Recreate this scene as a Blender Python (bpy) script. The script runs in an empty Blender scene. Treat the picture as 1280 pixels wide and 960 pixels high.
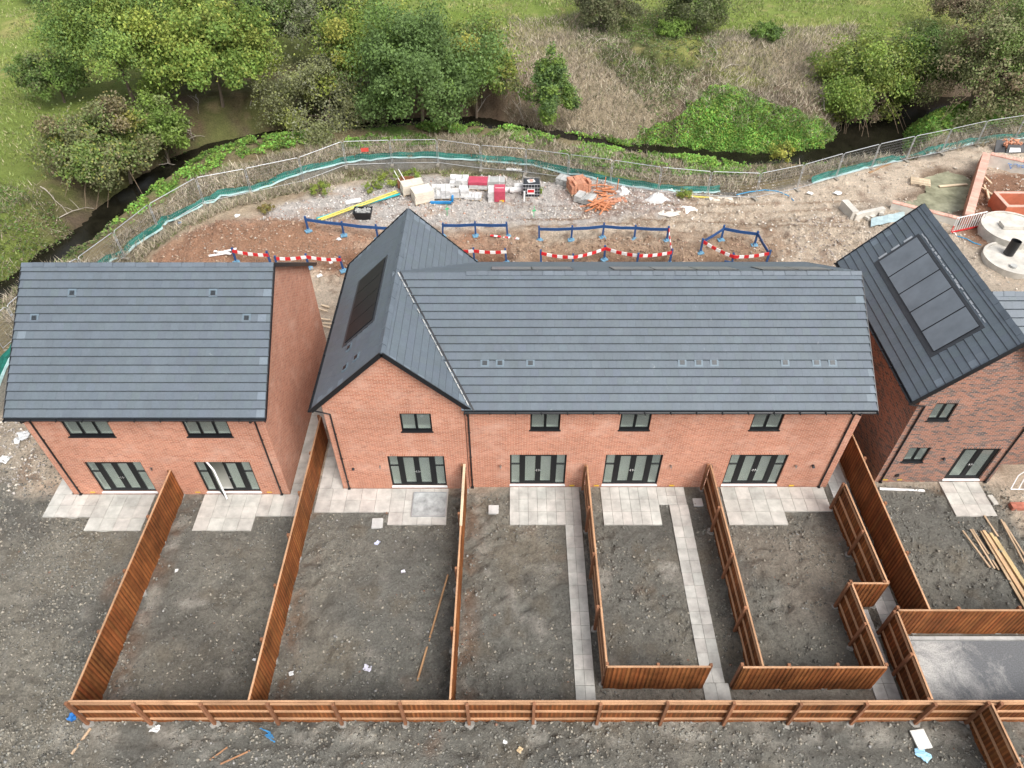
EXPO = 1.0
import bpy, math, random
import numpy as np
from mathutils import Vector, Matrix
random.seed(7)
RNG = np.random.default_rng(11)
scene = bpy.context.scene
COL = scene.collection

# ---------------------------------------------------------------- camera (a drone, 26.5 m up, tilted down 45 degrees)
H = 26.5; F = 906.0; PITCH = math.radians(45)
CP, SP = math.cos(PITCH), math.sin(PITCH)
cam_d = bpy.data.cameras.new('camera'); cam = bpy.data.objects.new('camera', cam_d); COL.objects.link(cam)
cam.location = (0, 0, H); cam.rotation_euler = (math.pi/2-PITCH, 0, 0)
cam_d.sensor_width = 36; cam_d.lens = 36*F/1280; cam_d.clip_end = 2000; cam_d.clip_start = 0.1
scene.camera = cam

def ray(u, v):
    du, dv = u-640, v-480
    return np.array([du, F*CP - dv*SP, -(F*SP + dv*CP)])
def at(u, v, z=0.0):                       # the point at height z seen at photo pixel u, v
    d = ray(u, v); t = (z-H)/d[2]
    return np.array([d[0]*t, d[1]*t, z])
def on_plane(u, v, p0, n):
    d = ray(u, v); o = np.array([0, 0, H]); n = np.array(n, float)
    t = np.dot(np.array(p0)-o, n)/np.dot(d, n)
    return o+d*t

# ---------------------------------------------------------------- noise
def vnoise(x, y, seed=0):
    r = np.random.default_rng(seed); T = r.random((256, 256)).astype(np.float32)
    xi = np.floor(x).astype(np.int64); yi = np.floor(y).astype(np.int64)
    fx = x-xi; fy = y-yi; fx = fx*fx*(3-2*fx); fy = fy*fy*(3-2*fy)
    a = T[xi & 255, yi & 255]; b = T[(xi+1) & 255, yi & 255]; c = T[xi & 255, (yi+1) & 255]; d = T[(xi+1) & 255, (yi+1) & 255]
    return (a*(1-fx)+b*fx)*(1-fy)+(c*(1-fx)+d*fx)*fy
def fbm(x, y, s, octv=4, seed=0, gain=.5):
    v = 0; a = 1; t = 0; x = np.asarray(x, float)/s; y = np.asarray(y, float)/s
    for i in range(octv):
        v = v+a*(vnoise(x+17.3*i, y-9.1*i, seed+i)-.5); t += a; a *= gain; x = x*2.03; y = y*2.03
    return v/t*2                            # about -1..1
def inpoly(px, py, poly):
    poly = np.asarray(poly); n = len(poly); c = np.zeros(px.shape, bool); j = n-1
    for i in range(n):
        xi, yi = poly[i][:2]; xj, yj = poly[j][:2]
        if yi != yj:
            c ^= ((yi > py) != (yj > py)) & (px < (xj-xi)*(py-yi)/(yj-yi)+xi)
        j = i
    return c
def softpoly(px, py, poly, r, wob=0.6, ws=1.5, seed=3):
    x = px+wob*fbm(px, py, ws, 3, seed); y = py+wob*fbm(px, py, ws, 3, seed+50)
    acc = np.zeros(px.shape)
    for k in range(8):
        a = k*math.pi/4+.3; rr = r*(.5 if k % 2 else 1)
        acc += inpoly(x+rr*math.cos(a), y+rr*math.sin(a), poly)
    return acc/8
def dpoly(px, py, line):                    # distance to a polyline, and which side (+ = left of travel)
    best = np.full(px.shape, 1e9); side = np.zeros(px.shape)
    for (ax, ay), (bx, by) in zip(line[:-1], line[1:]):
        dx, dy = bx-ax, by-ay; L = dx*dx+dy*dy
        t = np.clip(((px-ax)*dx+(py-ay)*dy)/L, 0, 1)
        d = np.hypot(px-ax-t*dx, py-ay-t*dy); s = dx*(py-ay)-dy*(px-ax)
        m = d < best; best = np.where(m, d, best); side = np.where(m, s, side)
    return best, np.sign(side)

# ---------------------------------------------------------------- terrain height
WZ = -2.1
RIV_PX = [(-260,560),(-40,400),(40,350),(110,300),(150,262),(205,222),(250,196),(330,176),(430,166),(560,158),(640,166),(700,177),(780,188),(850,197),(931,206),(1010,206),(1068,190),(1088,162),(1122,140),(1190,130),(1290,142),(1420,165)]
RIV = [tuple(at(u, v, WZ)[:2]) for u, v in RIV_PX]
SILT_PX = [(-60,640),(-20,520),(0,468),(12,444),(60,385),(110,345),(148,320),(183,298),(215,273),(255,252),(336,232),(380,214),(430,201.5),(485,196.5),(541,196),(605,200),(657,205),(702,215),(755,227),(800,234),(860,239),(912,239),(960,237),(1014,227),(1062,216),(1122,199),(1175,186),(1224,176),(1280,169),(1380,158)]
def smooth_line(L, n=2):
    for _ in range(n):
        o = [L[0]]
        for a, b in zip(L[:-1], L[1:]):
            o += [(a[0]*.75+b[0]*.25, a[1]*.75+b[1]*.25), (a[0]*.25+b[0]*.75, a[1]*.25+b[1]*.75)]
        L = o+[L[-1]]
    return L
RIVS = smooth_line(RIV, 1)
SILTW = [tuple(at(u, v, 0)[:2]) for u, v in SILT_PX]
DITCH = [tuple(at(u, v, -.3)[:2]) for u, v in [(140,360),(175,318),(235,272),(320,242),(400,222),(470,212),(560,209),(640,211),(700,222)]]
POND = [tuple(at(u, v, -.3)[:2]) for u, v in [(1152,222),(1185,213),(1213,222),(1206,262),(1192,268),(1140,262),(1125,250),(1160,240)]]
HOLES = [(at(u, v)[0], at(u, v)[1], rx, ry, d) for u, v, rx, ry, d in
         [(600,318,2.0,.9,1.0),(700,322,1.7,.8,1.0),(780,324,2.0,.8,.9),(812,322,1.5,.7,.9),(905,325,1.4,.8,.8),(455,322,2.2,1.0,.7),(950,322,.9,.6,.5)]]
MOUNDS = [(at(u, v)[0], at(u, v)[1], rx, ry, d) for u, v, rx, ry, d in
          [(330,300,3.2,1.6,.9),(260,312,2.5,1.4,.7),(400,296,2.6,1.1,.6),(560,345,2.6,.9,.5),(1170,235,1.2,.8,-.2),(1000,285,2.5,1,.25),(700,150,5,3,.9),(820,90,9,5,1.4),(960,75,5,3,.6),(20,560,1.5,4,.35),(745,310,1.4,.5,.3),(860,318,1.2,.5,.35),(650,318,1.0,.5,.3)]]
def water_half(px):                         # wider pool on the right
    return .68+.35/(1+np.exp(-(px+12)/3))+1.7*np.exp(-((px-31.0)/2.6)**2)
def hgt(x, y, fine=True):
    x = np.asarray(x, float); y = np.asarray(y, float)
    far = np.clip((y-30)/6, 0, 1)
    h = .35*fbm(x, y, 9, 3, 5)*far+.10*fbm(x, y, 2.2, 3, 8)*far
    field = np.clip((y-66)/14, 0, 1)
    h = h+field*(.8+.9*fbm(x, y, 30, 2, 21))
    d, s = dpoly(x, y, RIVS)
    w = water_half(x); d = d+.35*fbm(x, y, 1.6, 3, 33)
    north = s > 0
    rise = np.where(north, 4.2, 3.2)
    t = np.clip((d-w)/rise, 0, 1); t = t*t*(3-2*t)
    bank = (WZ-.45)*(1-t)
    h = h*t+bank+np.where(north, .35*np.clip((d-w-3)/6, 0, 1), 0)
    dS, sS = dpoly(x, y, SILTW); site = (sS < 0) & (y > 25) & (x > 8)
    h = np.where(site & (dS < 14), np.maximum(h, -.12), h) if True else h
    dd, _ = dpoly(x, y, DITCH)
    h = h-.55*np.exp(-(dd/1.1)**2)
    for cx, cy, rx, ry, dep in HOLES: h = h-1.3*dep*np.exp(-(((x-cx)/rx)**2+((y-cy)/ry)**2)**2)
    for cx, cy, rx, ry, dep in MOUNDS: h = h+dep*np.exp(-(((x-cx)/rx)**2+((y-cy)/ry)**2))*(1+.4*fbm(x, y, .8, 3, 77))
    for X0_, sl_ in ((-19.5, .05), (-21.3, .05), (-17.2, -.08)):    # wheel ruts left of the fences
        m_ = (y > 5)*(y < 18.5)*(x < -15.3); h = h-m_*.07*np.exp(-((x-X0_-sl_*(y-12))/.22)**2)
    for Y0_ in (7.6, 8.9): h = h-(x > -14)*.05*np.exp(-((y-Y0_-.12*np.sin(x*.35))/.2)**2)
    h = h-.55*softpoly(x, y, POND, .35, .15, .8)*1.0
    if fine:
        rough = clod(x, y)
        cl = np.abs(fbm(x, y, .55, 4, 60, .62)); c2 = fbm(x, y, .28, 3, 71, .6)
        h = h+rough*(.19*(cl-.25)+.13*c2)+rough*.05*fbm(x, y, 1.6, 2, 90)
    return h
HARD = []                                   # (x0,x1,y0,y1) flat places: houses and paving
def clod(x, y):
    r = np.where(y < 21, 1.0, np.where(y < 30, .45, .7))
    r = np.where((y > 29) & (y < 70), .9+.9*np.clip(.4+2*fbm(x, y, 3, 3, 411), 0, 1)*(y < 47), r)
    r = np.where(y >= 66, .5, r)
    r = r*np.where(y < 21, .55+.95*np.clip(.5+1.6*fbm(x, y, 2.6, 3, 401), 0, 1), 1)
    for x0, x1, y0, y1 in HARD:
        m = np.clip((np.minimum(np.minimum(x-x0, x1-x), np.minimum(y-y0, y1-y))+.12)/.15, 0, 1)
        r = r*(1-m)
    return r
def g(u, v, dz=0.0):                        # the point of the terrain seen at photo pixel u, v
    d = ray(u, v); t0 = 0.2*H/-d[2]; o = np.array([0, 0, H])
    ts = np.linspace(.8, 1.25, 400)*H/-d[2]
    P = o[None]+d[None]*ts[:, None]
    hh = hgt(P[:, 0], P[:, 1], False); k = np.argmax(P[:, 2] <= hh)
    p = P[k]; return np.array([p[0], p[1], hh[k]+dz])
def hz(x, y): return float(hgt(np.array([x]), np.array([y]), True)[0])

# ---------------------------------------------------------------- materials
def lin(r, g_, b):
    f = lambda c: (c/255/12.92) if c/255 <= .04045 else ((c/255+.055)/1.055)**2.4
    return (f(r), f(g_), f(b))
MATS = {}
def new_mat(name):
    m = bpy.data.materials.new(name); m.use_nodes = True; nt = m.node_tree
    b = nt.nodes['Principled BSDF']; MATS[name] = m
    return m, nt, b
def N(nt, t, **kw):
    n = nt.nodes.new(t)
    for k, v in kw.items():
        if k in n.inputs: n.inputs[k].default_value = v
        else: setattr(n, k, v)
    return n
def mix(nt, mode, fac, a, b):
    n = nt.nodes.new('ShaderNodeMix'); n.data_type = 'RGBA'; n.blend_type = mode
    for sock, val in ((n.inputs[0], fac), (n.inputs[6], a), (n.inputs[7], b)):
        if isinstance(val, (int, float)): sock.default_value = val
        elif isinstance(val, tuple): sock.default_value = (*val, 1) if len(val) == 3 else val
        else: nt.links.new(val, sock)
    return n.outputs[2]
def ramp(nt, fac, stops):
    r = nt.nodes.new('ShaderNodeValToRGB'); e = r.color_ramp.elements
    while len(e) < len(stops): e.new(.5)
    for i, (p, c) in enumerate(stops):
        e[i].position = p; e[i].color = (*c, 1) if not isinstance(c, (int, float)) else (c, c, c, 1)
    nt.links.new(fac, r.inputs[0]); return r.outputs[0]
def coords(nt, kind='Object'):
    return nt.nodes.new('ShaderNodeTexCoord').outputs[kind]
def noise(nt, vec, scale, detail=4, rough=.6, dist=0):
    n = N(nt, 'ShaderNodeTexNoise', Scale=scale, Detail=detail, Roughness=rough, Distortion=dist)
    nt.links.new(vec, n.inputs['Vector']); return n.outputs['Fac']
def position(nt):
    return nt.nodes.new('ShaderNodeNewGeometry').outputs['Position']
def bump(nt, b, h, strength=.3, dist=.02):
    n = N(nt, 'ShaderNodeBump', Strength=strength, Distance=dist); nt.links.new(h, n.inputs['Height'])
    nt.links.new(n.outputs[0], b.inputs['Normal']); return n
def M_(name, col, rough=.7, vary=.25, scale=3, attr=True, bmp=.15, metal=0, spec=.4, det=5):
    """general weathered material: object colour x per-face attribute x noise"""
    if name in MATS: return MATS[name]
    m, nt, b = new_mat(name); P = position(nt)
    n1 = noise(nt, P, scale, det, .65)
    c = mix(nt, 'MULTIPLY', 1.0, tuple(col), ramp(nt, n1, [(.3, 1-vary), (.7, 1+vary*.6)]))
    if attr:
        a = N(nt, 'ShaderNodeAttribute', attribute_name='Col'); c = mix(nt, 'MULTIPLY', 1.0, c, a.outputs['Color'])
    nt.links.new(c, b.inputs['Base Color']); b.inputs['Roughness'].default_value = rough
    b.inputs['Metallic'].default_value = metal; b.inputs['Specular IOR Level'].default_value = spec
    if bmp: bump(nt, b, noise(nt, P, scale*6, 3), bmp, .01)
    return m

# ---------------------------------------------------------------- mesh builder
class MB:
    def __init__(s): s.v = []; s.f = []; s.c = []; s.m = []
    def face(s, pts, col=(1, 1, 1), mi=0):
        i = len(s.v); s.v += [tuple(map(float, p)) for p in pts]; s.f.append(list(range(i, i+len(pts)))); s.c.append(col); s.m.append(mi); return s
    def hexa(s, p, col=(1, 1, 1), mi=0):    # 8 corners: bottom 4 counter-clockwise, top 4
        i = len(s.v); s.v += [tuple(map(float, q)) for q in p]
        for f in ((3,2,1,0),(4,5,6,7),(0,1,5,4),(1,2,6,5),(2,3,7,6),(3,0,4,7)):
            s.f.append([i+k for k in f]); s.c.append(col); s.m.append(mi)
        return s
    def box(s, x0, x1, y0, y1, z0, z1, col=(1, 1, 1), mi=0):
        return s.hexa([(x0,y0,z0),(x1,y0,z0),(x1,y1,z0),(x0,y1,z0),(x0,y0,z1),(x1,y0,z1),(x1,y1,z1),(x0,y1,z1)], col, mi)
    def rbox(s, c, size, rz=0, col=(1, 1, 1), mi=0, tilt=0):  # centre of base, size, turn about z
        hx, hy = size[0]/2, size[1]/2; ca, sa = math.cos(rz), math.sin(rz); P = []
        for z in (0, size[2]):
            for x, y in ((-hx,-hy),(hx,-hy),(hx,hy),(-hx,hy)):
                P.append((c[0]+x*ca-y*sa, c[1]+x*sa+y*ca, c[2]+z+tilt*x))
        return s.hexa(P, col, mi)
    def beam(s, a, b, w, h, col=(1, 1, 1), up=(0, 0, 1), mi=0):  # rectangular bar from a to b, centred
        a = Vector(a); b = Vector(b); d = (b-a).normalized(); U = Vector(up)
        if abs(d.dot(U)) > .98: U = Vector((0, 1, 0))
        x = d.cross(U).normalized()*(w/2); y = x.cross(d).normalized()*(h/2)
        return s.hexa([a-x-y, a+x-y, b+x-y, b-x-y, a-x+y, a+x+y, b+x+y, b-x+y], col, mi)
    def tube(s, pts, r, n=8, col=(1, 1, 1), caps=True, mi=0, r1=None):
        pts = [Vector(p) for p in pts]; rings = []
        for k, p in enumerate(pts):
            d = (pts[min(k+1, len(pts)-1)]-pts[max(k-1, 0)]).normalized()
            U = Vector((0, 0, 1)) if abs(d.z) < .95 else Vector((1, 0, 0))
            x = d.cross(U).normalized(); y = x.cross(d)
            rr = r if r1 is None else r+(r1-r)*k/(len(pts)-1)
            i = len(s.v)
            s.v += [tuple(p+(x*math.cos(2*math.pi*j/n)+y*math.sin(2*math.pi*j/n))*rr) for j in range(n)]; rings.append(i)
        for a, b in zip(rings[:-1], rings[1:]):
            for j in range(n): s.f.append([a+j, a+(j+1) % n, b+(j+1) % n, b+j]); s.c.append(col); s.m.append(mi)
        if caps:
            s.f.append([rings[0]+j for j in range(n)][::-1]); s.c.append(col); s.m.append(mi)
            s.f.append([rings[-1]+j for j in range(n)]); s.c.append(col); s.m.append(mi)
        return s
    def prism(s, poly, z0, z1, col=(1, 1, 1), mi=0):            # poly: list of (x, y), counter-clockwise
        n = len(poly); i = len(s.v)
        s.v += [(p[0], p[1], z0) for p in poly]+[(p[0], p[1], z1) for p in poly]
        s.f += [[i+k for k in range(n)][::-1], [i+n+k for k in range(n)]]; s.c += [col]*2; s.m += [mi]*2
        for k in range(n): s.f.append([i+k, i+(k+1) % n, i+n+(k+1) % n, i+n+k]); s.c.append(col); s.m.append(mi)
        return s
    def build(s, name, mat, parent=None, smooth=False, bevel=0):
        org = Vector(parent_origin(parent)) if parent else Vector((0, 0, 0))
        if not parent:                                           # a lone thing keeps its origin at its base
            V = np.array(s.v); lo = V.min(0); hi = V.max(0); org = Vector(((lo[0]+hi[0])/2, (lo[1]+hi[1])/2, lo[2]))
        me = bpy.data.meshes.new(name); me.from_pydata([tuple(Vector(p)-org) for p in s.v], [], s.f)
        mats = mat if isinstance(mat, (list, tuple)) else [mat]
        for m in mats: me.materials.append(m)
        me.polygons.foreach_set('material_index', s.m)
        ca = me.color_attributes.new('Col', 'FLOAT_COLOR', 'CORNER')
        arr = np.ones((len(me.loops), 4), np.float32); cnt = [len(f) for f in s.f]
        arr[:, :3] = np.repeat(np.array(s.c, np.float32).reshape(-1, 3), cnt, 0); ca.data.foreach_set('color', arr.ravel())
        # box-mapped UVs in metres
        uv = me.uv_layers.new(name='UVMap'); vv = np.array(s.v)
        li = np.empty(len(me.loops), np.int32); me.loops.foreach_get('vertex_index', li)
        nr = np.empty(len(me.polygons)*3); me.polygons.foreach_get('normal', nr); nr = np.abs(np.repeat(nr.reshape(-1, 3), cnt, 0))
        P = vv[li]; U = np.where(nr[:, 0] > np.maximum(nr[:, 1], .0), P[:, 1], P[:, 0])
        Vv = np.where(nr[:, 2] > .9, P[:, 1], P[:, 2]); uv.data.foreach_set('uv', np.stack([U, Vv], 1).astype(np.float32).ravel())
        if smooth: me.polygons.foreach_set('use_smooth', [True]*len(me.polygons))
        o = bpy.data.objects.new(name, me); COL.objects.link(o)
        if parent: o.parent = parent; o.location = (0, 0, 0)
        else: o.location = org
        if bevel:
            md = o.modifiers.new('bevel', 'BEVEL'); md.width = bevel; md.segments = 1; md.limit_method = 'ANGLE'
        return o
ORG = {}
def parent_origin(p): return ORG[p.name]
def tag(o, label=None, cat=None, group=None, kind=None):
    if label: o['label'] = label
    if cat: o['category'] = cat
    if group: o['group'] = group
    if kind: o['kind'] = kind
    return o
def thing(name, label, cat, loc, group=None):
    o = bpy.data.objects.new(name, None); COL.objects.link(o); o.location = loc; o.empty_display_size = .3
    ORG[o.name] = tuple(loc); return tag(o, label, cat, group)
def sub(part, mb, name, mat, root, **kw):                       # a sub-part: geometry in world space, under a part
    ORG[part.name] = parent_origin(root); return mb.build(name, mat, part, **kw)
def dup(root, loc, rz=0, label=None, scale=None):
    c = root.copy(); COL.objects.link(c); c.location = loc; c.rotation_euler = (0, 0, rz)
    if scale: c.scale = scale
    if label: c['label'] = label
    for ch in root.children:
        d = ch.copy(); COL.objects.link(d); d.parent = c
        for gc in ch.children:
            e = gc.copy(); COL.objects.link(e); e.parent = d
    return c
def fast_mesh(name, V, Fq, Cf, mat, smooth=False, nper=4, loc=(0, 0, 0), parent=None):
    """big arrays: V (n,3), Fq (m,nper), Cf (m,3) one colour per face"""
    me = bpy.data.meshes.new(name); n = len(V); m = len(Fq)
    me.vertices.add(n); me.vertices.foreach_set('co', np.asarray(V, np.float32).ravel())
    me.loops.add(m*nper); me.loops.foreach_set('vertex_index', np.asarray(Fq, np.int32).ravel())
    me.polygons.add(m); me.polygons.foreach_set('loop_start', np.arange(0, m*nper, nper, dtype=np.int32))
    try: me.polygons.foreach_set('loop_total', np.full(m, nper, np.int32))
    except Exception: pass
    me.update(calc_edges=True)
    ca = me.color_attributes.new('Col', 'FLOAT_COLOR', 'CORNER')
    arr = np.ones((m*nper, 4), np.float32); arr[:, :3] = np.repeat(np.asarray(Cf, np.float32), nper, 0); ca.data.foreach_set('color', arr.ravel())
    me.materials.append(mat)
    if smooth: me.polygons.foreach_set('use_smooth', np.ones(m, bool))
    o = bpy.data.objects.new(name, me); COL.objects.link(o); o.location = loc
    if parent: o.parent = parent
    return o

# ---------------------------------------------------------------- shared materials
def brick_mat(name, stops, mortar, patch=(.5, .45, .4), patch_amt=.35):
    m, nt, b = new_mat(name); uv = coords(nt, 'UV')
    t = nt.nodes.new('ShaderNodeTexBrick'); nt.links.new(uv, t.inputs['Vector'])
    t.inputs['Scale'].default_value = 1; t.inputs['Brick Width'].default_value = .225; t.inputs['Row Height'].default_value = .075
    t.inputs['Mortar Size'].default_value = .0075; t.inputs['Mortar Smooth'].default_value = .3; t.inputs['Bias'].default_value = 0
    t.inputs['Color1'].default_value = (0, 0, 0, 1); t.inputs['Color2'].default_value = (1, 1, 1, 1); t.inputs['Mortar'].default_value = (.5, .5, .5, 1)
    c = ramp(nt, t.outputs['Color'], stops)
    P = position(nt); n1 = noise(nt, P, .9, 5, .65); n2 = noise(nt, P, 7, 3, .6); n3 = noise(nt, P, .35, 3, .5)
    c = mix(nt, 'MULTIPLY', 1.0, c, ramp(nt, n2, [(.25, .82), (.75, 1.14)]))
    c = mix(nt, 'MIX', t.outputs['Fac'], c, mortar)
    k = ramp(nt, n1, [(.5, 0.0), (.78, patch_amt)]); c = mix(nt, 'MIX', k, c, patch)
    c = mix(nt, 'MULTIPLY', 1.0, c, ramp(nt, n3, [(.3, .88), (.7, 1.08)]))
    nt.links.new(c, b.inputs['Base Color']); b.inputs['Roughness'].default_value = .85; b.inputs['Specular IOR Level'].default_value = .2
    inv = N(nt, 'ShaderNodeMath', operation='SUBTRACT'); inv.inputs[0].default_value = 1; nt.links.new(t.outputs['Fac'], inv.inputs[1])
    bump(nt, b, inv.outputs[0], .5, .008); return m
BRICK = brick_mat('orange_brick', [(0, (.40, .155, .095)), (.3, (.46, .185, .115)), (.6, (.51, .22, .14)), (.85, (.44, .175, .105)), (1, (.36, .14, .09))], (.58, .44, .34), (.70, .50, .40), .38)
BRICK2 = brick_mat('multi_brick', [(0, (.085, .07, .07)), (.2, (.14, .10, .09)), (.36, (.28, .125, .085)), (.7, (.36, .16, .105)), (.88, (.30, .135, .09)), (1, (.13, .10, .09))], (.42, .34, .28), (.42, .30, .24), .18)
def soldier_mat(src, name):
    m = src.copy(); m.name = name; nt = m.node_tree
    t = [n for n in nt.nodes if n.type == 'TEX_BRICK'][0]; t.inputs['Brick Width'].default_value = .075; t.inputs['Row Height'].default_value = .225; t.offset = 0
    return m
SOLD = soldier_mat(BRICK, 'soldier_brick'); SOLD2 = soldier_mat(BRICK2, 'soldier_brick_dark')
def tile_mat():
    m, nt, b = new_mat('roof_tile'); P = position(nt); a = N(nt, 'ShaderNodeAttribute', attribute_name='Col')
    n1 = noise(nt, P, .8, 6, .7); n2 = noise(nt, P, 14, 3, .6); n3 = noise(nt, P, 2.3, 6, .75, .6)
    c = mix(nt, 'MULTIPLY', 1.0, (.098, .119, .138), a.outputs['Color'])
    c = mix(nt, 'MULTIPLY', 1.0, c, ramp(nt, n1, [(.3, .91), (.7, 1.09)]))
    c = mix(nt, 'MULTIPLY', 1.0, c, ramp(nt, n2, [(.3, .93), (.7, 1.07)]))
    c = mix(nt, 'MIX', ramp(nt, n3, [(.665, 0.0), (.76, .42)]), c, (.42, .44, .45))
    nt.links.new(c, b.inputs['Base Color']); b.inputs['Roughness'].default_value = .52; b.inputs['Specular IOR Level'].default_value = .45
    bump(nt, b, n2, .1, .005); return m
TILE = tile_mat()
DARK = M_('roof_underlay', (.03, .032, .036), .8, .1)
BLACK = M_('black_plastic', (.012, .013, .015), .35, .1, bmp=0, spec=.5)
FRAME = M_('anthracite_frame', (.008, .009, .010), .5, .08, bmp=0, spec=.25)
WHITE = M_('white_plastic', (.78, .78, .77), .45, .08, bmp=0)
PLASTER = M_('plaster', (.62, .61, .58), .8, .05, bmp=0)
SCREED = M_('floor_screed', (.48, .47, .43), .8, .15, 1.5, bmp=0)
CHROME = M_('brushed_metal', (.6, .6, .6), .3, .05, metal=1, bmp=0)
GALV = M_('galvanised_steel', (.52, .53, .54), .45, .15, 2, metal=.6, bmp=0)
STONE = M_('concrete_slab', (.47, .465, .445), .85, .30, 1.7, bmp=.25)
CONC = M_('cast_concrete', (.54, .51, .45), .85, .3, 1.2, bmp=.3)
def glass_mat():
    m, nt, b = new_mat('window_glass'); nt.nodes.remove(b); out = nt.nodes['Material Output']
    tr = N(nt, 'ShaderNodeBsdfTransparent'); tr.inputs[0].default_value = (.86, .91, .88, 1)
    gl = N(nt, 'ShaderNodeBsdfGlossy'); gl.inputs['Roughness'].default_value = .02; gl.inputs[0].default_value = (.9, .95, .93, 1)
    df = N(nt, 'ShaderNodeBsdfDiffuse'); df.inputs[0].default_value = (.52, .57, .54, 1)  # pale diffuse share, brightens the panes in place of reflections
    mx0 = N(nt, 'ShaderNodeMixShader'); mx0.inputs[0].default_value = .16; nt.links.new(tr.outputs[0], mx0.inputs[1]); nt.links.new(df.outputs[0], mx0.inputs[2])
    mx = N(nt, 'ShaderNodeMixShader'); mx.inputs[0].default_value = .055; nt.links.new(mx0.outputs[0], mx.inputs[1]); nt.links.new(gl.outputs[0], mx.inputs[2])
    nt.links.new(mx.outputs[0], out.inputs[0]); return m
GLASS = glass_mat()
def wood_mat(name, col, dark=.5):
    m, nt, b = new_mat(name); P = position(nt); a = N(nt, 'ShaderNodeAttribute', attribute_name='Col')
    mp = N(nt, 'ShaderNodeMapping'); mp.inputs['Scale'].default_value = (1, 1, .12); nt.links.new(P, mp.inputs[0])
    n1 = noise(nt, mp.outputs[0], 30, 4, .65); n2 = noise(nt, P, 1.1, 4, .6)
    c = mix(nt, 'MULTIPLY', 1.0, tuple(col), a.outputs['Color'])
    c = mix(nt, 'MULTIPLY', 1.0, c, ramp(nt, n1, [(.3, .8), (.7, 1.15)])); c = mix(nt, 'MULTIPLY', 1.0, c, ramp(nt, n2, [(.28, dark), (.62, 1.12)]))
    nt.links.new(c, b.inputs['Base Color']); b.inputs['Roughness'].default_value = .75; b.inputs['Specular IOR Level'].default_value = .2
    bump(nt, b, n1, .3, .004); return m
BOARD = wood_mat('stained_fence_board', (.225, .080, .027)); RAIL = wood_mat('fence_rail', (.46, .265, .15), .75); POST = wood_mat('fence_post', (.23, .11, .06), .7)
NEWWOOD = wood_mat('sawn_timber', (.46, .33, .215), .8); PALEWOOD = wood_mat('pale_pallet_wood', (.58, .46, .32), .8)
BLUE = M_('blue_plastic', (.022, .075, .21), .5, .15); BLUEFOOT = M_('pale_blue_foot', (.16, .33, .46), .6, .2); RED = M_('red_plastic', (.60, .025, .03), .5, .15)
# ================================================================ the three houses
def wall_y(mb, y, x0, x1, z0, z1, holes, depth=.11, col=(1, 1, 1)):
    """wall face looking -y with openings (x0,x1,z0,z1) and their reveals"""
    xs = sorted({x0, x1, *[h[0] for h in holes], *[h[1] for h in holes]}); zs = sorted({z0, z1, *[h[2] for h in holes], *[h[3] for h in holes]})
    for a, b in zip(xs[:-1], xs[1:]):
        for c, d in zip(zs[:-1], zs[1:]):
            mx, mz = (a+b)/2, (c+d)/2
            if any(h[0] < mx < h[1] and h[2] < mz < h[3] for h in holes): continue
            mb.face([(a, y, c), (b, y, c), (b, y, d), (a, y, d)], col)
    for a, b, c, d in holes:
        e = y+depth
        mb.face([(a, y, c), (a, y, d), (a, e, d), (a, e, c)], col); mb.face([(b, y, c), (b, e, c), (b, e, d), (b, y, d)], col)
        mb.face([(a, y, c), (a, e, c), (b, e, c), (b, y, c)], col); mb.face([(a, y, d), (b, y, d), (b, e, d), (a, e, d)], col)

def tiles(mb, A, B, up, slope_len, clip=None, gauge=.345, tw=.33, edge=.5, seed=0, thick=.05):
    """courses of flat interlocking tiles. A->B the eave line, up the unit slope direction; clip(s)->(u0,u1)"""
    r = np.random.default_rng(seed); A = np.array(A, float); B = np.array(B, float); L = np.linalg.norm(B-A); U = (B-A)/L; up = np.array(up, float)
    n = np.cross(U, up); n = n if n[2] > 0 else -n
    rows = int(round(slope_len/gauge)); gg = slope_len/rows
    for j in range(rows):
        s0, s1 = j*gg, (j+1)*gg+.02
        u0, u1 = (0, L) if clip is None else clip(s0+gg/2)
        if u1-u0 < .1: continue
        rowc = .985+.03*r.random(); off = -(tw*.5 if j % 2 else 0)
        k0 = int(math.floor((u0-off)/tw)); k1 = int(math.ceil((u1-off)/tw))
        for k in range(k0, k1):
            a = max(u0, off+k*tw+.0015); b = min(u1, off+(k+1)*tw-.0015)
            if b-a < .02: continue
            q = rowc*(.965+.07*r.random()); q = q*(1.1 if r.random() < .008 else 1)
            col = (q, q*(1+.01*r.standard_normal()), q*(1+.015*r.standard_normal()))
            e = .004*r.random()
            if a-u0 < tw*.6 or u1-b < tw*.6:
                if r.random() < .16: col = tuple(x*1.4 for x in col)
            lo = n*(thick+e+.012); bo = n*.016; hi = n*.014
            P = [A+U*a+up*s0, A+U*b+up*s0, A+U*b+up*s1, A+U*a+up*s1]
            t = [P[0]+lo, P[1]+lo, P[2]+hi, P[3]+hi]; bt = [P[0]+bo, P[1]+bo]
            ed = tuple(x*edge for x in col); nz_ = [P[0]+n*(thick*.45), P[1]+n*(thick*.45)]; cf = [t[0]+up*.036, t[1]+up*.036]  # darker cut edges; the colour also stands in for shade between courses
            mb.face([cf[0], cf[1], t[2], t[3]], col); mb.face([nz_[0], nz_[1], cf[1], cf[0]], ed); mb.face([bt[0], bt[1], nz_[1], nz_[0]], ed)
            mb.face([cf[0], t[3], P[3], bt[0], nz_[0]], ed); mb.face([cf[1], nz_[1], bt[1], P[2], t[2]], ed); mb.face([bt[0], P[3], P[2], bt[1]], (.3, .3, .3))

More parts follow.
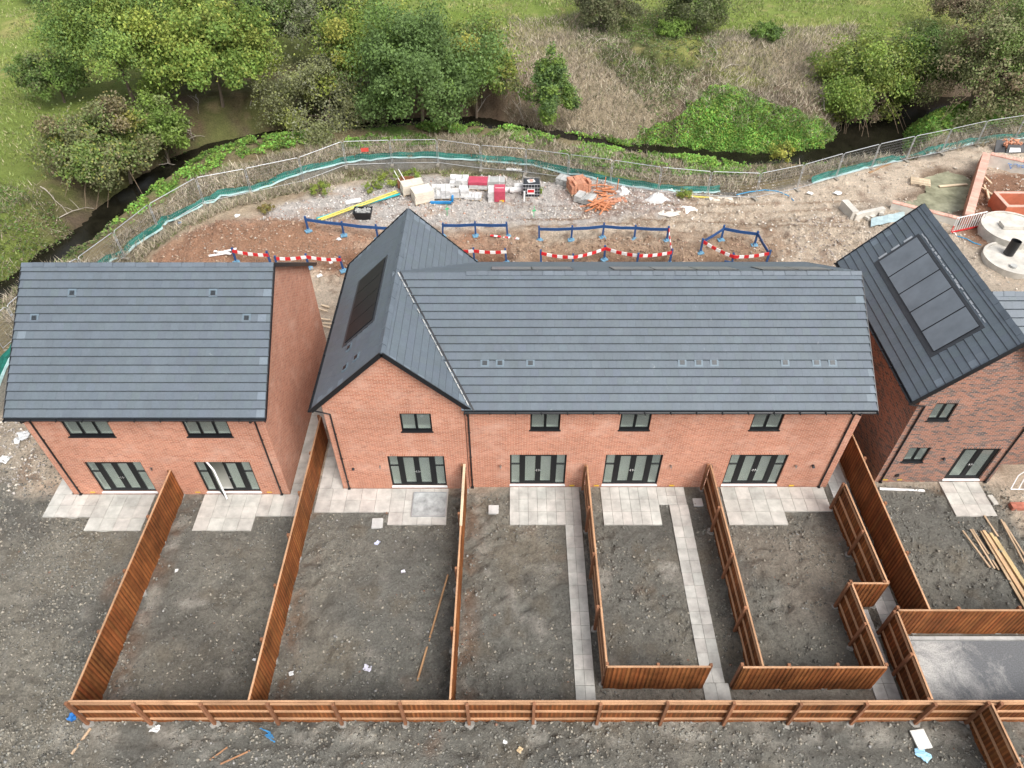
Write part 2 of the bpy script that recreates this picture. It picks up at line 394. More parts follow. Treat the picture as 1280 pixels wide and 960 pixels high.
def ridge(mb, a, b, drop, wdir, seed=1, ln=.45):
    """angled ridge tiles from a to b; wdir = horizontal unit across; drop = slope angle tangent"""
    r = np.random.default_rng(seed); a = np.array(a, float); b = np.array(b, float); L = np.linalg.norm(b-a); d = (b-a)/L; k = int(L/ln); w = np.array(wdir, float); ln = L/k
    for i in range(k):
        p = a+d*(i*ln); q = a+d*((i+1)*ln-.012); e = .012*(i % 2); c = .85+.22*r.random(); col = (c, c, c*1.02); up = np.array([0, 0, .075+e])
        s = .15
        for sg in (1, -1):
            m0 = w*sg*s-np.array([0, 0, s*drop])
            f = [p+up, q+up, q+up+m0, p+up+m0]; mb.face(f if sg < 0 else f[::-1], col)
            mb.face([p+up, p+up+m0, p+m0*1.0+np.array([0, 0, 0]), p], col)
            mb.face([p+up+m0, q+up+m0, q+m0+up*.3, p+m0+up*.3], col)

def window(root, x0, x1, z0, z1, y, lights=2, sill=True, name='window', style='casement'):
    """a frame set back in its opening, with panes, sill, handles"""
    f = MB(); e = y+.07; d = e+.06; t = .07
    zb = z0
    f.box(x0, x1, e, d, zb, zb+t); f.box(x0, x1, e, d, z1-t, z1); f.box(x0, x0+t, e, d, zb+t, z1-t); f.box(x1-t, x1, e, d, zb+t, z1-t)
    panes = []
    if style == 'casement':
        w = (x1-x0)/lights
        for i in range(1, lights): f.box(x0+w*i-.05, x0+w*i+.05, e-.012, d-.002, zb+t, z1-t)
        for i in range(lights):
            a = x0+w*i+.05+(.0 if i else .01); b = x0+w*(i+1)-.05-(.0 if i < lights-1 else .01)
            f.box(a, b, e-.01, e+.03, zb+t, zb+t+.035); f.box(a, b, e-.01, e+.03, z1-t-.035, z1-t)
            panes.append((a, b, zb+t+.035, z1-t-.035))
        hnd = []
    else:
        W = x1-x0; sl = .20*W if style == 'quad' else 0
        if sl:
            for s in (x0+sl, x1-sl): f.box(s-.07, s+.07, e-.012, d-.002, zb+t, z1-t)
            for a, b in ((x0+t, x0+sl-.06), (x1-sl+.06, x1-t)):
                zt = z1-.34*(z1-z0); f.box(a, b, e-.006, d-.004, zt-.03, zt+.03); panes.append((a, b, zb+t, zt-.03)); panes.append((a, b, zt+.03, z1-t))
        a0 = x0+(sl+.06 if sl else t); b0 = x1-(sl+.06 if sl else t); mid = (a0+b0)/2
        doors = [(a0, mid), (mid, b0)]
        for i, (a, b) in enumerate(doors):
            if style == 'quad' and name == 'open_patio_door' and i == 0: continue
            st = .115
            f.box(a, a+st, e-.02, e+.05, zb+t, z1-t); f.box(b-st, b, e-.02, e+.05, zb+t, z1-t); f.box(a+st, b-st, e-.02, e+.05, zb+t, zb+t+.12); f.box(a+st, b-st, e-.02, e+.05, z1-t-.08, z1-t)
            panes.append((a+st, b-st, zb+t+.12, z1-t-.08))
    fr = f.build('frame', FRAME, None) if False else None
    F_ = f.build(name, FRAME, root)
    p = MB()
    for a, b, c, dd in panes: p.box(a-.005, b+.005, e+.015, e+.027, c-.005, dd+.005)
    sub(F_, p, 'pane', GLASS, root)
    if style == 'casement':
        s = MB().box(x0-.04, x1+.04, y-.05, e, z0-.035, z0+.005); sub(F_, s, 'sill', BLACK, root)
    else:
        s = MB().box(x0-.02, x1+.02, y-.045, e-.025, z0-.045, z0+.012); sub(F_, s, 'threshold', WHITE, root)
        for i, sx in enumerate((-.045, .045)):
            if name == 'open_patio_door' and i == 0: continue
            h = MB(); zc = z0+1.0; h.box(mid+sx-.013, mid+sx+.013, e-.032, e-.02, zc-.07, zc+.08); h.beam((mid+sx, e-.055, zc+.04), (mid+sx*3.0, e-.055, zc+.04), .016, .018); h.beam((mid+sx, e-.02, zc+.04), (mid+sx, e-.055, zc+.04), .018, .018)
            sub(F_, h, 'handle', CHROME, root)
    return F_, (e, t, (x0, x1, z0, z1))

def room(mb, x0, x1, y0, y1, z0, z1, holes, y, wallc=(1, 1, 1), floorc=(1, 1, 1)):
    mb.face([(x0, y0, z0), (x1, y0, z0), (x1, y1, z0), (x0, y1, z0)], (.86, .85, .8)); mb.face([(x0, y0, z1), (x0, y1, z1), (x1, y1, z1), (x1, y0, z1)])
    mb.face([(x0, y1, z0), (x1, y1, z0), (x1, y1, z1), (x0, y1, z1)]); mb.face([(x0, y0, z0), (x0, y1, z0), (x0, y1, z1), (x0, y0, z1)]); mb.face([(x1, y0, z0), (x1, y0, z1), (x1, y1, z1), (x1, y1, z0)])
    hs = [h for h in holes if h[0] > x0 and h[1] < x1 and h[2] >= z0-.2 and h[3] <= z1+.2]
    hs = [(h[0], h[1], max(h[2], z0), min(h[3], z1)) for h in hs]
    wall_y(mb, y0, x0, x1, z0, z1, hs, depth=-(y0-y-.11))

def gutter(root, a, b, name='gutter'):
    m = MB(); a = Vector(a); b = Vector(b); n = 7; r = .06; d = (b-a).normalized(); x = d.cross(Vector((0, 0, 1)))
    prof = [x*(r*math.cos(t))+Vector((0, 0, -abs(r*math.sin(t)))) for t in [math.pi*i/6 for i in range(7)]]
    prof2 = [x*((r-.008)*math.cos(t))+Vector((0, 0, -abs((r-.008)*math.sin(t)))) for t in [math.pi*i/6 for i in range(7)]]
    for pf, fl in ((prof, 0), (prof2, 1)):
        for i in range(6):
            q = [a+pf[i], a+pf[i+1], b+pf[i+1], b+pf[i]]; m.face(q[::-1] if fl else q)
    for e in (0, -1): m.face([a+prof[e], b+prof[e], b+prof2[e], a+prof2[e]])
    m.face([a+p for p in prof]); m.face([b+p for p in prof][::-1])
    k = int((b-a).length/1.0)
    for i in range(k+1):
        p = a+d*((b-a).length*i/k if k else 0); m.beam(p+x*.068+Vector((0, 0, -.03)), p-x*.068+Vector((0, 0, -.03)), .03, .08)
    return m.build(name, BLACK, root)
def downpipe(root, x, y, zt, gy=None, gx=None, zb=.05):
    m = MB(); gy = y-.3 if gy is None else gy; gx = x if gx is None else gx
    m.tube([(gx, gy, zt), (gx, gy, zt-.12), (x, y-.05, zt-.38), (x, y-.05, zb)], .036, 8)
    z = zb+.5
    while z < zt-.5: m.box(x-.055, x+.055, y-.03, y+.002, z-.02, z+.02); z += 1.6
    m.box(x-.06, x+.06, y-.11, y-.0, zb-.02, zb+.03)
    return m.build('downpipe', BLACK, root)
def soldier(root, x0, x1, z, y, mat):
    return MB().box(x0-.11, x1+.11, y-.004, y+.05, z, z+.215).build('soldier_course', mat, root)
def roof_vent(root, p, U, up, n):
    p, U, up, n = [Vector(q) for q in (p, U, up, n)]; m = MB()
    def hb(mb, a, b, c, d, h0, h1, col): mb.hexa([p+U*x+up*y+n*h0 for x, y in ((a, c), (b, c), (b, d), (a, d))]+[p+U*x+up*y+n*h1 for x, y in ((a, c), (b, c), (b, d), (a, d))], col)
    hb(m, -.17, .17, -.17, .17, .02, .055, (1, 1, 1))
    v = m.build('roof_vent', VENT, root); s = MB()
    for k in range(4): hb(s, -.095, .095, -.09+k*.048, -.055+k*.048, .056, .072, (1, 1, 1))
    sub(v, s, 'grille', BLACK, root); return v
VENT = M_('vent_tile_plastic', (.115, .155, .185), .5, .1, bmp=0)
def small_things(root, lst, y):
    """outside taps, lamps, flue terminals on a wall looking -y: (kind, x, z)"""
    for k, x, z in lst:
        m = MB()
        if k == 'wall_vent': m.tube([(x, y+.02, z), (x, y-.06, z), (x, y-.10, z-.05)], .06, 10); m.build('wall_vent', BLACK, root)
        elif k == 'outside_lamp': m.box(x-.04, x+.04, y-.03, y+.01, z-.05, z+.05); m.tube([(x, y-.07, z-.09), (x, y-.07, z+.09)], .03, 8); m.box(x-.02, x+.02, y-.07, y-.02, z-.02, z+.02); m.build('outside_lamp', CHROME, root)
        elif k == 'damp_vent': m.box(x-.11, x+.11, y-.006, y+.01, z, z+.06, (1, 1, 1)); m.build('damp_vent', YEL, root)
        elif k == 'tap': m.tube([(x, y, z), (x, y-.08, z), (x, y-.1, z-.07)], .02, 6); m.box(x-.04, x+.04, y-.1, y-.05, z+.02, z+.04); m.build('outside_tap', CHROME, root)
        elif k == 'gas_box': m.box(x-.07, x+.07, y-.06, y+.01, z-.07, z+.07); m.build('socket_box', BLACK, root)
YEL = M_('yellow_plastic', (.72, .50, .03), .5, .15, bmp=0)

# ---- main_block: gable-ended block with ridge along x
def block(root, X0, X1, Y0, Y1, eave, yr, zr, over, verge, holes, brickm, soldm, seed, left=True, right=True, clip=None, xr0=None):
    yv = Y0-over; tanp = (zr-eave)/(yr-yv); yb = 2*yr-yv
    w = MB(); zt = eave+(Y0-yv)*tanp-.06
    wall_y(w, Y0, X0, X1, -.3, zt, holes)
    w.face([(X1, Y1, -.3), (X0, Y1, -.3), (X0, Y1, zt), (X1, Y1, zt)])
    for X, s in ((X0, left), (X1, right)):
        P = [(X, Y1, -.3), (X, Y0, -.3), (X, Y0, zt), (X, yr, zr-.08), (X, Y1, zt)]
        if s: w.face(P if X == X0 else P[::-1])
    wall = w.build('wall', brickm, root)
    a = math.atan(tanp); L = (yr-yv)/math.cos(a); xa, xb = X0-verge if left else X0, X1+verge if right else X1
    if xr0 is not None: xa = xr0
    r = MB(); up = (0, math.cos(a), math.sin(a)); upb = (0, -math.cos(a), math.sin(a))
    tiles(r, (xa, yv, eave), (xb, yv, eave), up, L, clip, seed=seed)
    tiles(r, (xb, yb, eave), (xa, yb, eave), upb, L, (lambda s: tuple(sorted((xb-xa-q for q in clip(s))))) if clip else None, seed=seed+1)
    roof = r.build('roof', TILE, root)
    u = MB()                                                     # boards under the tiles, with soffit
    xt = xa; xa = X0 if xr0 is not None else xa
    for s0, s1 in ((yv+.02, yr), (yb-.02, yr)):
        z0 = eave
        P = [(xa+.03, s0, z0-.1), (xb-.03, s0, z0-.1), (xb-.03, s1, zr-.1), (xa+.03, s1, zr-.1)]; Q = [(p[0], p[1], p[2]+.098) for p in P]
        u.hexa(P+Q)
    u.box(xa+.05, xb-.05, yv+.05, Y0+.0, eave-.14, eave-.11)
    sub(roof, u, 'soffit', DARK, root)
    for X, s in ((xa, left), (xb, right)):                       # dark verge trims up the gables
        if s: MB().beam((X, yv, eave-.03), (X, yr, zr-.03), .035, .17).build('verge_trim', BLACK, root); MB().beam((X, yb, eave-.03), (X, yr, zr-.03), .035, .17).build('verge_trim', BLACK, root)
    rd = MB(); ridge(rd, (xt, yr, zr), (xb, yr, zr), tanp, (0, 1, 0), seed); sub(roof, rd, 'ridge_tiles', TILE, root)
    MB().box(xa+.04, xb-.04, yv-.012, yv+.02, eave-.17, eave-.0).build('fascia', BLACK, root)
    gutter(root, (xa, yv-.075, eave-.02), (xb, yv-.075, eave-.02)); gutter(root, (xb, yb+.075, eave-.02), (xa, yb+.075, eave-.02))
    for h in holes: soldier(root, h[0], h[1], h[3], Y0, soldm)
    return dict(up=up, U=(1, 0, 0), n=(0, -math.sin(a), math.cos(a)), p0=(0, yv, eave), tan=tanp)
# ---- wing: gable towards the camera, ridge along y
def wing(root, X0, X1, Y0, Y1, eave, xr, zr, ev, vo, yend, holes, brickm, soldm, seed, clipL=None, clipR=None, eaveR=None):
    """ev = overhang at the side eaves, vo = verge overhang at the front"""
    xl, xR = X0-ev, 2*xr-(X0-ev); tanp = (zr-eave)/(xr-xl); w = MB(); y0 = Y0-vo; y1 = yend
    zt = eave+(X0-xl)*tanp-.06; ztr = eave+(xR-X1)*tanp-.06
    zlow = min([h[3] for h in holes]+[2.4])
    wall_y(w, Y0, X0, X1, -.3, min(zt, ztr), holes)
    zm = min(zt, ztr)
    w.face([(X0, Y0, zm), (X1, Y0, zm), (X1, Y0, ztr), (xr, Y0, zr-.08), (X0, Y0, zt)])
    w.face([(X1, Y1, -.3), (X0, Y1, -.3), (X0, Y1, zt), (xr, Y1, zr-.08), (X1, Y1, ztr)])
    w.face([(X0, Y1, -.3), (X0, Y0, -.3), (X0, Y0, zt), (X0, Y1, zt)]); w.face([(X1, Y0, -.3), (X1, Y1, -.3), (X1, Y1, ztr), (X1, Y0, ztr)])
    w.build('wall', brickm, root)
    a = math.atan(tanp); L = (xr-xl)/math.cos(a); r = MB()
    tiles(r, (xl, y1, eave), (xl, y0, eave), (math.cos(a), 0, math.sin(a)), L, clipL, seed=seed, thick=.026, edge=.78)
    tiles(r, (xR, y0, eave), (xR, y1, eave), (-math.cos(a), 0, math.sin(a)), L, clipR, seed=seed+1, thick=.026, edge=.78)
    roof = r.build('roof', TILE, root); u = MB()
    for s0 in (xl+.02, xR-.02):
        P = [(s0, y0+.03, eave-.1), (xr, y0+.03, zr-.1), (xr, y1-.03, zr-.1), (s0, y1-.03, eave-.1)]
        if s0 > xr: P = P[::-1]
        P = P if s0 < xr else P
        u.hexa(P+[(p[0], p[1], p[2]+.098) for p in P])
    sub(roof, u, 'soffit', DARK, root)
    rd = MB(); ridge(rd, (xr, y0, zr), (xr, y1, zr), tanp, (1, 0, 0), seed); sub(roof, rd, 'ridge_tiles', TILE, root)
    for Y in (y0, y1):
        for xe in (xl, xR): MB().beam((xe, Y, eave-.03), (xr, Y, zr-.03), .04, .19).build('verge_trim', BLACK, root)
    MB().box(xl-.012, xl+.02, y0+.04, y1-.04, eave-.17, eave).build('fascia', BLACK, root)
    gutter(root, (xl-.075, y1, eave-.02), (xl-.075, y0, eave-.02))
    for h in holes: soldier(root, h[0], h[1], h[3], Y0, soldm)
    return dict(L=dict(U=(0, -1, 0), up=(math.cos(a), 0, math.sin(a)), n=(-math.sin(a), 0, math.cos(a)), p0=(xl, 0, eave)), tan=tanp)

def solar(root, S, corners, n_pan, glass=None, name='solar_panel'):
    """n_pan in-roof panels filling the rectangle given by 4 points of the roof plane (u range, s range)"""
    U, up, n = Vector(S['U']), Vector(S['up']), Vector(S['n']); p0 = Vector(S['p0'])
    uu = [(Vector(c)-p0).dot(U) for c in corners]; ss = [(Vector(c)-p0).dot(up) for c in corners]
    u0, u1 = (sorted(uu)[0]+sorted(uu)[1])/2, (sorted(uu)[2]+sorted(uu)[3])/2; s0, s1 = (sorted(ss)[0]+sorted(ss)[1])/2, (sorted(ss)[2]+sorted(ss)[3])/2
    fl = MB()
    def hb(mb, a, b, c, d, h0, h1, col=(1, 1, 1)):
        mb.hexa([p0+U*x+up*y+n*h0 for x, y in ((a, c), (b, c), (b, d), (a, d))]+[p0+U*x+up*y+n*h1 for x, y in ((a, c), (b, c), (b, d), (a, d))], col)
    hb(fl, u0-.14, u1+.14, s0-.2, s1+.12, .02, .05); fl.build('solar_flashing', FLASH, root)
    st = (u1-u0)/n_pan
    for k in range(n_pan):
        m = MB(); a, b = u0+k*st+.012, u0+(k+1)*st-.012
        hb(m, a, b, s0, s1, .051, .085); o = m.build(name, PVF, root); gm = MB(); hb(gm, a+.02, b-.02, s0+.02, s1-.02, .086, .089); sub(o, gm, 'cell_glass', glass or PVG, root)
    return u0, u1, s0, s1
FLASH = M_('dark_flashing', (.04, .044, .05), .5, .2)
PVF = M_('solar_frame', (.012, .013, .015), .4, .1, bmp=0)
def pv_mat():
    m, nt, b = new_mat('solar_glass_sky_tint'); P = position(nt)
    c = mix(nt, 'MULTIPLY', 1.0, (.145, .165, .185), ramp(nt, noise(nt, P, 1.2, 3), [(.3, .85), (.7, 1.15)]))
    nt.links.new(c, b.inputs['Base Color']); b.inputs['Roughness'].default_value = .3; b.inputs['Specular IOR Level'].default_value = .4; return m
PVG = pv_mat()  # same glass as PVD, its base paled to stand for reflected sky
PVD = M_('solar_glass_untinted', (.018, .017, .018), .5, .2, bmp=0, spec=.2)  # same glass as PVG, without the reflected sky in its colour

# ---------------- B1: pair of houses, left
HARD += [(-19.8, -9.8, 19.3, 29.2), (-7.7, 14.3, 19.6, 29.2), (16.4, 30, 20.0, 29.6)]
b1 = thing('semi_detached_houses', 'orange brick pair of houses at the left, plain grey roof, one patio door open', 'house', (-14.8, 19.5, 0))
h1 = [(-18.16, -16.26, 3.95, 5.05), (-13.3, -11.45, 3.95, 5.05), (-18.3, -15.85, .17, 2.3), (-13.62, -11.2, .17, 2.3)]
S1 = block(b1, -19.65, -9.95, 19.5, 29.1, 5.44, 24.3, 9.1, .35, .28, h1, BRICK, SOLD, 10)
for h in h1[:2]: window(b1, *h, 19.5, 3)
window(b1, *h1[2], 19.5, style='quad', name='patio_door')
F_, (e_, t_, _) = window(b1, *h1[3], 19.5, style='quad', name='open_patio_door')
# the leaf that stands open
x0, x1 = h1[3][:2]; sl = .20*(x1-x0); hx = x0+sl+.06; lw = (x1-x0)/2-sl-.06; ang = math.radians(-46); dv = Vector((math.cos(ang), math.sin(ang), 0)); hp = Vector((hx, 19.5+.07, 0))
lf = MB(); z0, z1 = .23, 2.24
for a, b, c, d in ((0, .085, z0, z1), (lw-.085, lw, z0, z1), (.085, lw-.085, z0, z0+.12), (.085, lw-.085, z1-.08, z1)):
    lf.beam(hp+dv*((a+b)/2)+Vector((0, 0, c)), hp+dv*((a+b)/2)+Vector((0, 0, d)), .06, b-a, up=(dv.x, dv.y, 0)) if b-a < .2 else lf.beam(hp+dv*a+Vector((0, 0, (c+d)/2)), hp+dv*b+Vector((0, 0, (c+d)/2)), .06, d-c)
leaf = lf.build('open_door_leaf', FRAME, b1); leaf['label'] = 'door leaf standing open with its white edge showing'
ed = MB(); nn = Vector((dv.y, -dv.x, 0)); ed.beam(hp+dv*(lw+.008)+Vector((0, 0, z0)), hp+dv*(lw+.008)+Vector((0, 0, z1)), .075, .02, up=(dv.x, dv.y, 0)); ed.beam(hp+Vector((0, 0, z1+.012)), hp+dv*lw+Vector((0, 0, z1+.012)), .07, .025)
sub(leaf, ed, 'white_edge', WHITE, b1)
lg = MB(); lg.beam(hp+dv*.085+Vector((0, 0, (z0+z1)/2+.02)), hp+dv*(lw-.085)+Vector((0, 0, (z0+z1)/2+.02)), .012, z1-z0-.2); sub(leaf, lg, 'pane', GLASS, b1)
r1 = MB()
for x0, x1 in ((-19.4, -14.85), (-14.75, -10.2)):
    room(r1, x0, x1, 19.8, 23.6, .15, 2.55, h1, 19.5); room(r1, x0, x1, 19.8, 23.6, 2.85, 5.15, h1, 19.5)
r1.build('rooms', PLASTER, b1)
downpipe(b1, -19.3, 19.5, 5.38, 19.07); downpipe(b1, -10.3, 19.5, 5.38, 19.07)
small_things(b1, [('damp_vent', -18.75, .13), ('damp_vent', -14.05, .13), ('damp_vent', -10.85, .13), ('outside_lamp', -15.5, 1.9)], 19.5)
for u, v in ((91, 366.5), (267, 366.5), (43.7, 397.7), (308.7, 397.7)): roof_vent(b1, on_plane(u, v, S1['p0'], S1['n']), S1['U'], S1['up'], S1['n'])

# ---------------- B2: terrace of four with a cross gable
b2 = thing('terraced_houses', 'long orange brick terrace of four with a gable at its left end', 'house', (3.2, 19.9, 0))
h2 = [(.75, 1.98, 3.9, 5.0), (4.42, 5.68, 3.9, 5.0), (9.83, 11.07, 3.9, 5.0), (-.09, 2.37, .17, 2.3), (4.05, 6.52, .17, 2.3), (9.44, 11.93, .17, 2.3)]
zrm, yrm = 8.5, 24.53; xrw, zrw = -4.8, 8.5; tw_ = (zrw-5.42)/3.15
def clipm(s):                                # where the main roof's courses run into the wing's slope
    z = 5.43+s*math.sin(math.atan((zrm-5.43)/4.98)); xv = xrw+(zrw-z)/tw_
    return (max(0, xv-(-1.9)+.0)-.25 if xv > -1.9 else xv+1.9-.25, 14.49+1.9)
S2 = block(b2, -1.9, 14.2, 19.9, 29.15, 5.43, yrm, zrm, .35, .29, h2, BRICK, SOLD, 20, left=False, clip=clipm)
h2w = [(-4.56, -3.28, 3.9, 5.0), (-5.38, -2.92, .17, 2.3)]
S2w = wing(b2, -7.6, -1.93, 19.82, 29.2, 5.42, xrw, zrw, .37, .24, 29.43, h2w, BRICK, SOLD, 30, clipR=lambda s: (0, 29.43-19.58))
for h in h2[:3]: window(b2, *h, 19.9, 2)
window(b2, *h2w[0], 19.82, 2)
for h in h2[3:]: window(b2, *h, 19.9, style='quad', name='patio_door')
window(b2, *h2w[1], 19.82, style='quad', name='patio_door')
r2 = MB()
for x0, x1, hh in ((-7.4, -2.1, h2w), (-1.7, 3.2, h2), (3.35, 8.5, h2), (8.65, 14.0, h2)):
    room(r2, x0, x1, 20.2, 23.8, .15, 2.55, hh, 19.9); room(r2, x0, x1, 20.2, 23.8, 2.85, 5.15, hh, 19.9)
r2.build('rooms', PLASTER, b2)
vl = MB()                                    # pale mortar line along the valley
va = Vector((xrw+(zrw-5.43)/tw_, 19.5, 5.43)); vb = Vector((xrw+(zrw-zrm)/tw_, yrm, zrm)); k_ = 26
rr = np.random.default_rng(4)
for i in range(k_):
    if rr.random() < .8:
        p, q = va.lerp(vb, i/k_)+Vector((.06, 0, .06)), va.lerp(vb, (i+.85)/k_)+Vector((.06, 0, .06)); vl.beam(p, q, .02+.03*rr.random(), .02, (.8, .8, .8), mi=0)
vl.build('valley_mortar', STONE, b2)
vd = MB(); vd.beam(va+Vector((.16, 0, .05)), vb+Vector((.16, 0, .05)), .06, .03); vd.build('valley_shade_strip', BLACK, b2)  # black strip standing in for the shadow beside the valley line
downpipe(b2, -7.33, 19.82, 5.38, 19.75, -8.0); downpipe(b2, -1.78, 19.9, 5.38, 19.47); downpipe(b2, 13.85, 19.9, 5.38, 19.47)
small_things(b2, [('wall_vent', -6.95, 1.45), ('wall_vent', -2.05, 1.5), ('wall_vent', 8.7, 1.6), ('wall_vent', 13.15, 1.6), ('outside_lamp', -5.75, 1.6), ('outside_lamp', -.5, 1.6), ('outside_lamp', 6.95, 1.6), ('outside_lamp', 12.4, 1.6),
                  ('damp_vent', -5.75, .13), ('damp_vent', 2.7, .13), ('damp_vent', 3.8, .13), ('damp_vent', 7.2, .13), ('damp_vent', 12.6, .13)], 19.86)
for u, v in ((606, 454), (625, 454), (663, 454), (852.5, 453.5), (873, 453.5), (892.5, 453.5), (981, 453.5), (1020, 453.5), (1040, 453.5)): roof_vent(b2, on_plane(u, v, S2['p0'], S2['n']), S2['U'], S2['up'], S2['n'])
W = S2w['L']
for u, v in ((437, 435), (446, 447), (432, 460)): roof_vent(b2, on_plane(u, v, W['p0'], W['n']), W['U'], W['up'], W['n'])
solar(b2, W, [on_plane(u, v, W['p0'], W['n']) for u, v in ((453, 350), (483, 324), (467, 401), (432, 430))], 4, PVD)
BK = dict(U=(-1, 0, 0), up=(0, -S2['up'][1], S2['up'][2]), n=(0, -S2['n'][1], S2['n'][2]), p0=(0, 2*yrm-19.55, 5.43))
for xa, xb in ((-.9, 2.6), (4.3, 9.6), (10.6, 13.6)):
    p0 = Vector(BK['p0']); up = Vector(BK['up']); solar(b2, BK, [p0+Vector((x, 0, 0))+up*s for x in (xa, xb) for s in (3.6, 5.25)], 2 if xb-xa < 4 else 3)

# ---------------- B3: dark multi-brick house, right
b3 = thing('corner_house', 'dark mottled brick house at the right with five solar panels on its roof', 'house', (18.9, 20.2, 0))
h3 = [(17.2, 18.1, 4.15, 5.2), (17.2, 18.13, 1.42, 2.42), (19.55, 21.2, .17, 2.35)]
S3 = wing(b3, 16.5, 21.7, 20.2, 29.2, 5.5, 18.95, 8.75, .5, .28, 29.44, h3, BRICK2, SOLD2, 40)
for h in h3[:2]: window(b3, *h, 20.2, 2)
window(b3, *h3[2], 20.2, style='pair', name='patio_door')
r3 = MB(); room(r3, 16.7, 19.3, 20.5, 24, 2.85, 5.3, h3, 20.2); room(r3, 16.7, 18.9, 20.5, 24, .15, 2.55, h3, 20.2); room(r3, 19.0, 21.5, 20.5, 24, .15, 2.55, h3, 20.2); r3.build('rooms', PLASTER, b3)
downpipe(b3, 16.75, 20.2, 5.45, 20.0, 15.95); downpipe(b3, 21.5, 20.2, 5.3, 20.0)
small_things(b3, [('wall_vent', 18.95, 1.7), ('gas_box', 17.35, .5), ('tap', 21.35, .8), ('damp_vent', 16.95, .12), ('damp_vent', 17.6, .12)], 20.2)
W3 = S3['L']; q3 = [on_plane(u, v, W3['p0'], W3['n']) for u, v in ((1098, 327), (1150, 297), (1225, 412), (1168, 439))]
u0, u1, s0, s1 = solar(b3, W3, q3, 5)
fm = MB(); rr = np.random.default_rng(8); U, up, n = [Vector(W3[k]) for k in ('U', 'up', 'n')]; p0 = Vector(W3['p0'])
for k in range(22):                          # torn silver flashing tape along the top and far edge of the panels
    a = u0+(u1-u0)*k/22; p = p0+U*a+up*(s1+.2+.05*rr.random())+n*.05; fm.beam(p, p+U*(.16+.14*rr.random()), .03+.06*rr.random(), .01, up=tuple(n))
for k in range(3):
    p = p0+U*(u0-.2)+up*(s0+(s1-s0)*(k+.1)/3)+n*.05; fm.beam(p, p+up*.4, .12, .01, up=tuple(n))
fm.build('flashing_tape', M_('silver_tape', (.38, .40, .42), .4, .3), b3)
# the long range behind it, its roof running off to the right
block(b3, 21.72, 36, 21.2, 25.94, 5.5, 23.57, 8.2, .35, .2, [], BRICK2, SOLD2, 50, left=False, xr0=19.6, clip=lambda s: (max(0, 18.95+(8.75-(5.5+s*.71))/1.083-19.6-.3), 16.6))
# ================================================================ the ground: one sheet, its soils and grasses as zones
HARD += [(-20.5, -18.4, 18.25, 19.45), (-20.5, -19.72, 19.45, 21), (-18.4, -15.95, 17.55, 19.46), (-13.75, -11.2, 17.55, 19.46), (-11.2, -9.05, 18.3, 19.46), (-9.93, -9.05, 19.46, 29), (-8.7, -5.4, 18.5, 19.78), (-5.4, -2.85, 17.85, 19.78), (-8.7, -7.65, 19.78, 29), (-0.1, 2.35, 17.85, 19.87), (2.35, 3.02, 17.85, 19.87), (2.3, 3.02, 9.75, 17.85), (3.98, 6.5, 17.85, 19.87), (6.5, 7.75, 18.9, 19.87), (6.95, 7.78, 11.0, 18.9), (6.95, 7.9, 9.75, 11.0), (9.4, 11.95, 17.85, 19.87), (11.95, 14.05, 18.55, 19.87), (14.35, 15.2, 13.1, 26), (14.35, 15.15, 12.98, 13.1), (13.1, 14.0, 9.8, 13.9), (19.4, 21.2, 18.3, 20.17), (14.2, 40, 9.75, 12.85)]
def axis(segs):
    o = [segs[0][0]]
    for a, b, st in segs:
        n = max(1, int(round((b-a)/st))); o += list(np.linspace(a, b, n+1)[1:])
    return np.array(o)
gx = axis([(-420, -120, 30), (-120, -60, 3), (-60, -24, .5), (-24, 24, .125), (24, 60, .5), (60, 120, 3), (120, 420, 30)])
gy = axis([(-80, 4, 6), (4, 7, .4), (7, 20.5, .11), (20.5, 34, .3), (34, 66, .22), (66, 120, .6), (120, 180, 4), (180, 600, 30)])
GX, GY = np.meshgrid(gx, gy, indexing='ij'); fx, fy = GX.ravel(), GY.ravel()
GZ = hgt(fx, fy)
def P_(*px): return [tuple(at(u, v)[:2]) for u, v in px]
C = np.zeros((len(fx), 3))
def nz(s, seed, o=4): return fbm(fx, fy, s, o, seed)
MUD = np.array(lin(122, 120, 112)); MUDL = np.array(lin(144, 138, 125)); TAN = np.array(lin(206, 189, 168)); PINK = np.array(lin(194, 187, 180)); REDS = np.array(lin(166, 124, 98))
OLIVE = np.array(lin(104, 96, 70)); GRASS = np.array(lin(124, 140, 66)); GRASSL = np.array(lin(150, 152, 84)); STRAW = np.array(lin(160, 146, 122)); SOIL = np.array(lin(104, 90, 74)); GREEN = np.array(lin(92, 130, 52)); BROWNW = np.array(lin(132, 120, 90))
C[:] = MUD
def paint(w, col):
    global C
    C = C*(1-w[:, None])+np.array(col)[None]*w[:, None]
def Pz(z, *px): return [tuple(at(u, v, z)[:2]) for u, v in px]
def zone(poly, col, r=.6, wob=1.2, ws=2.5, a=1.0, seed=3): paint(a*softpoly(fx, fy, poly, r, wob, ws, seed), col)
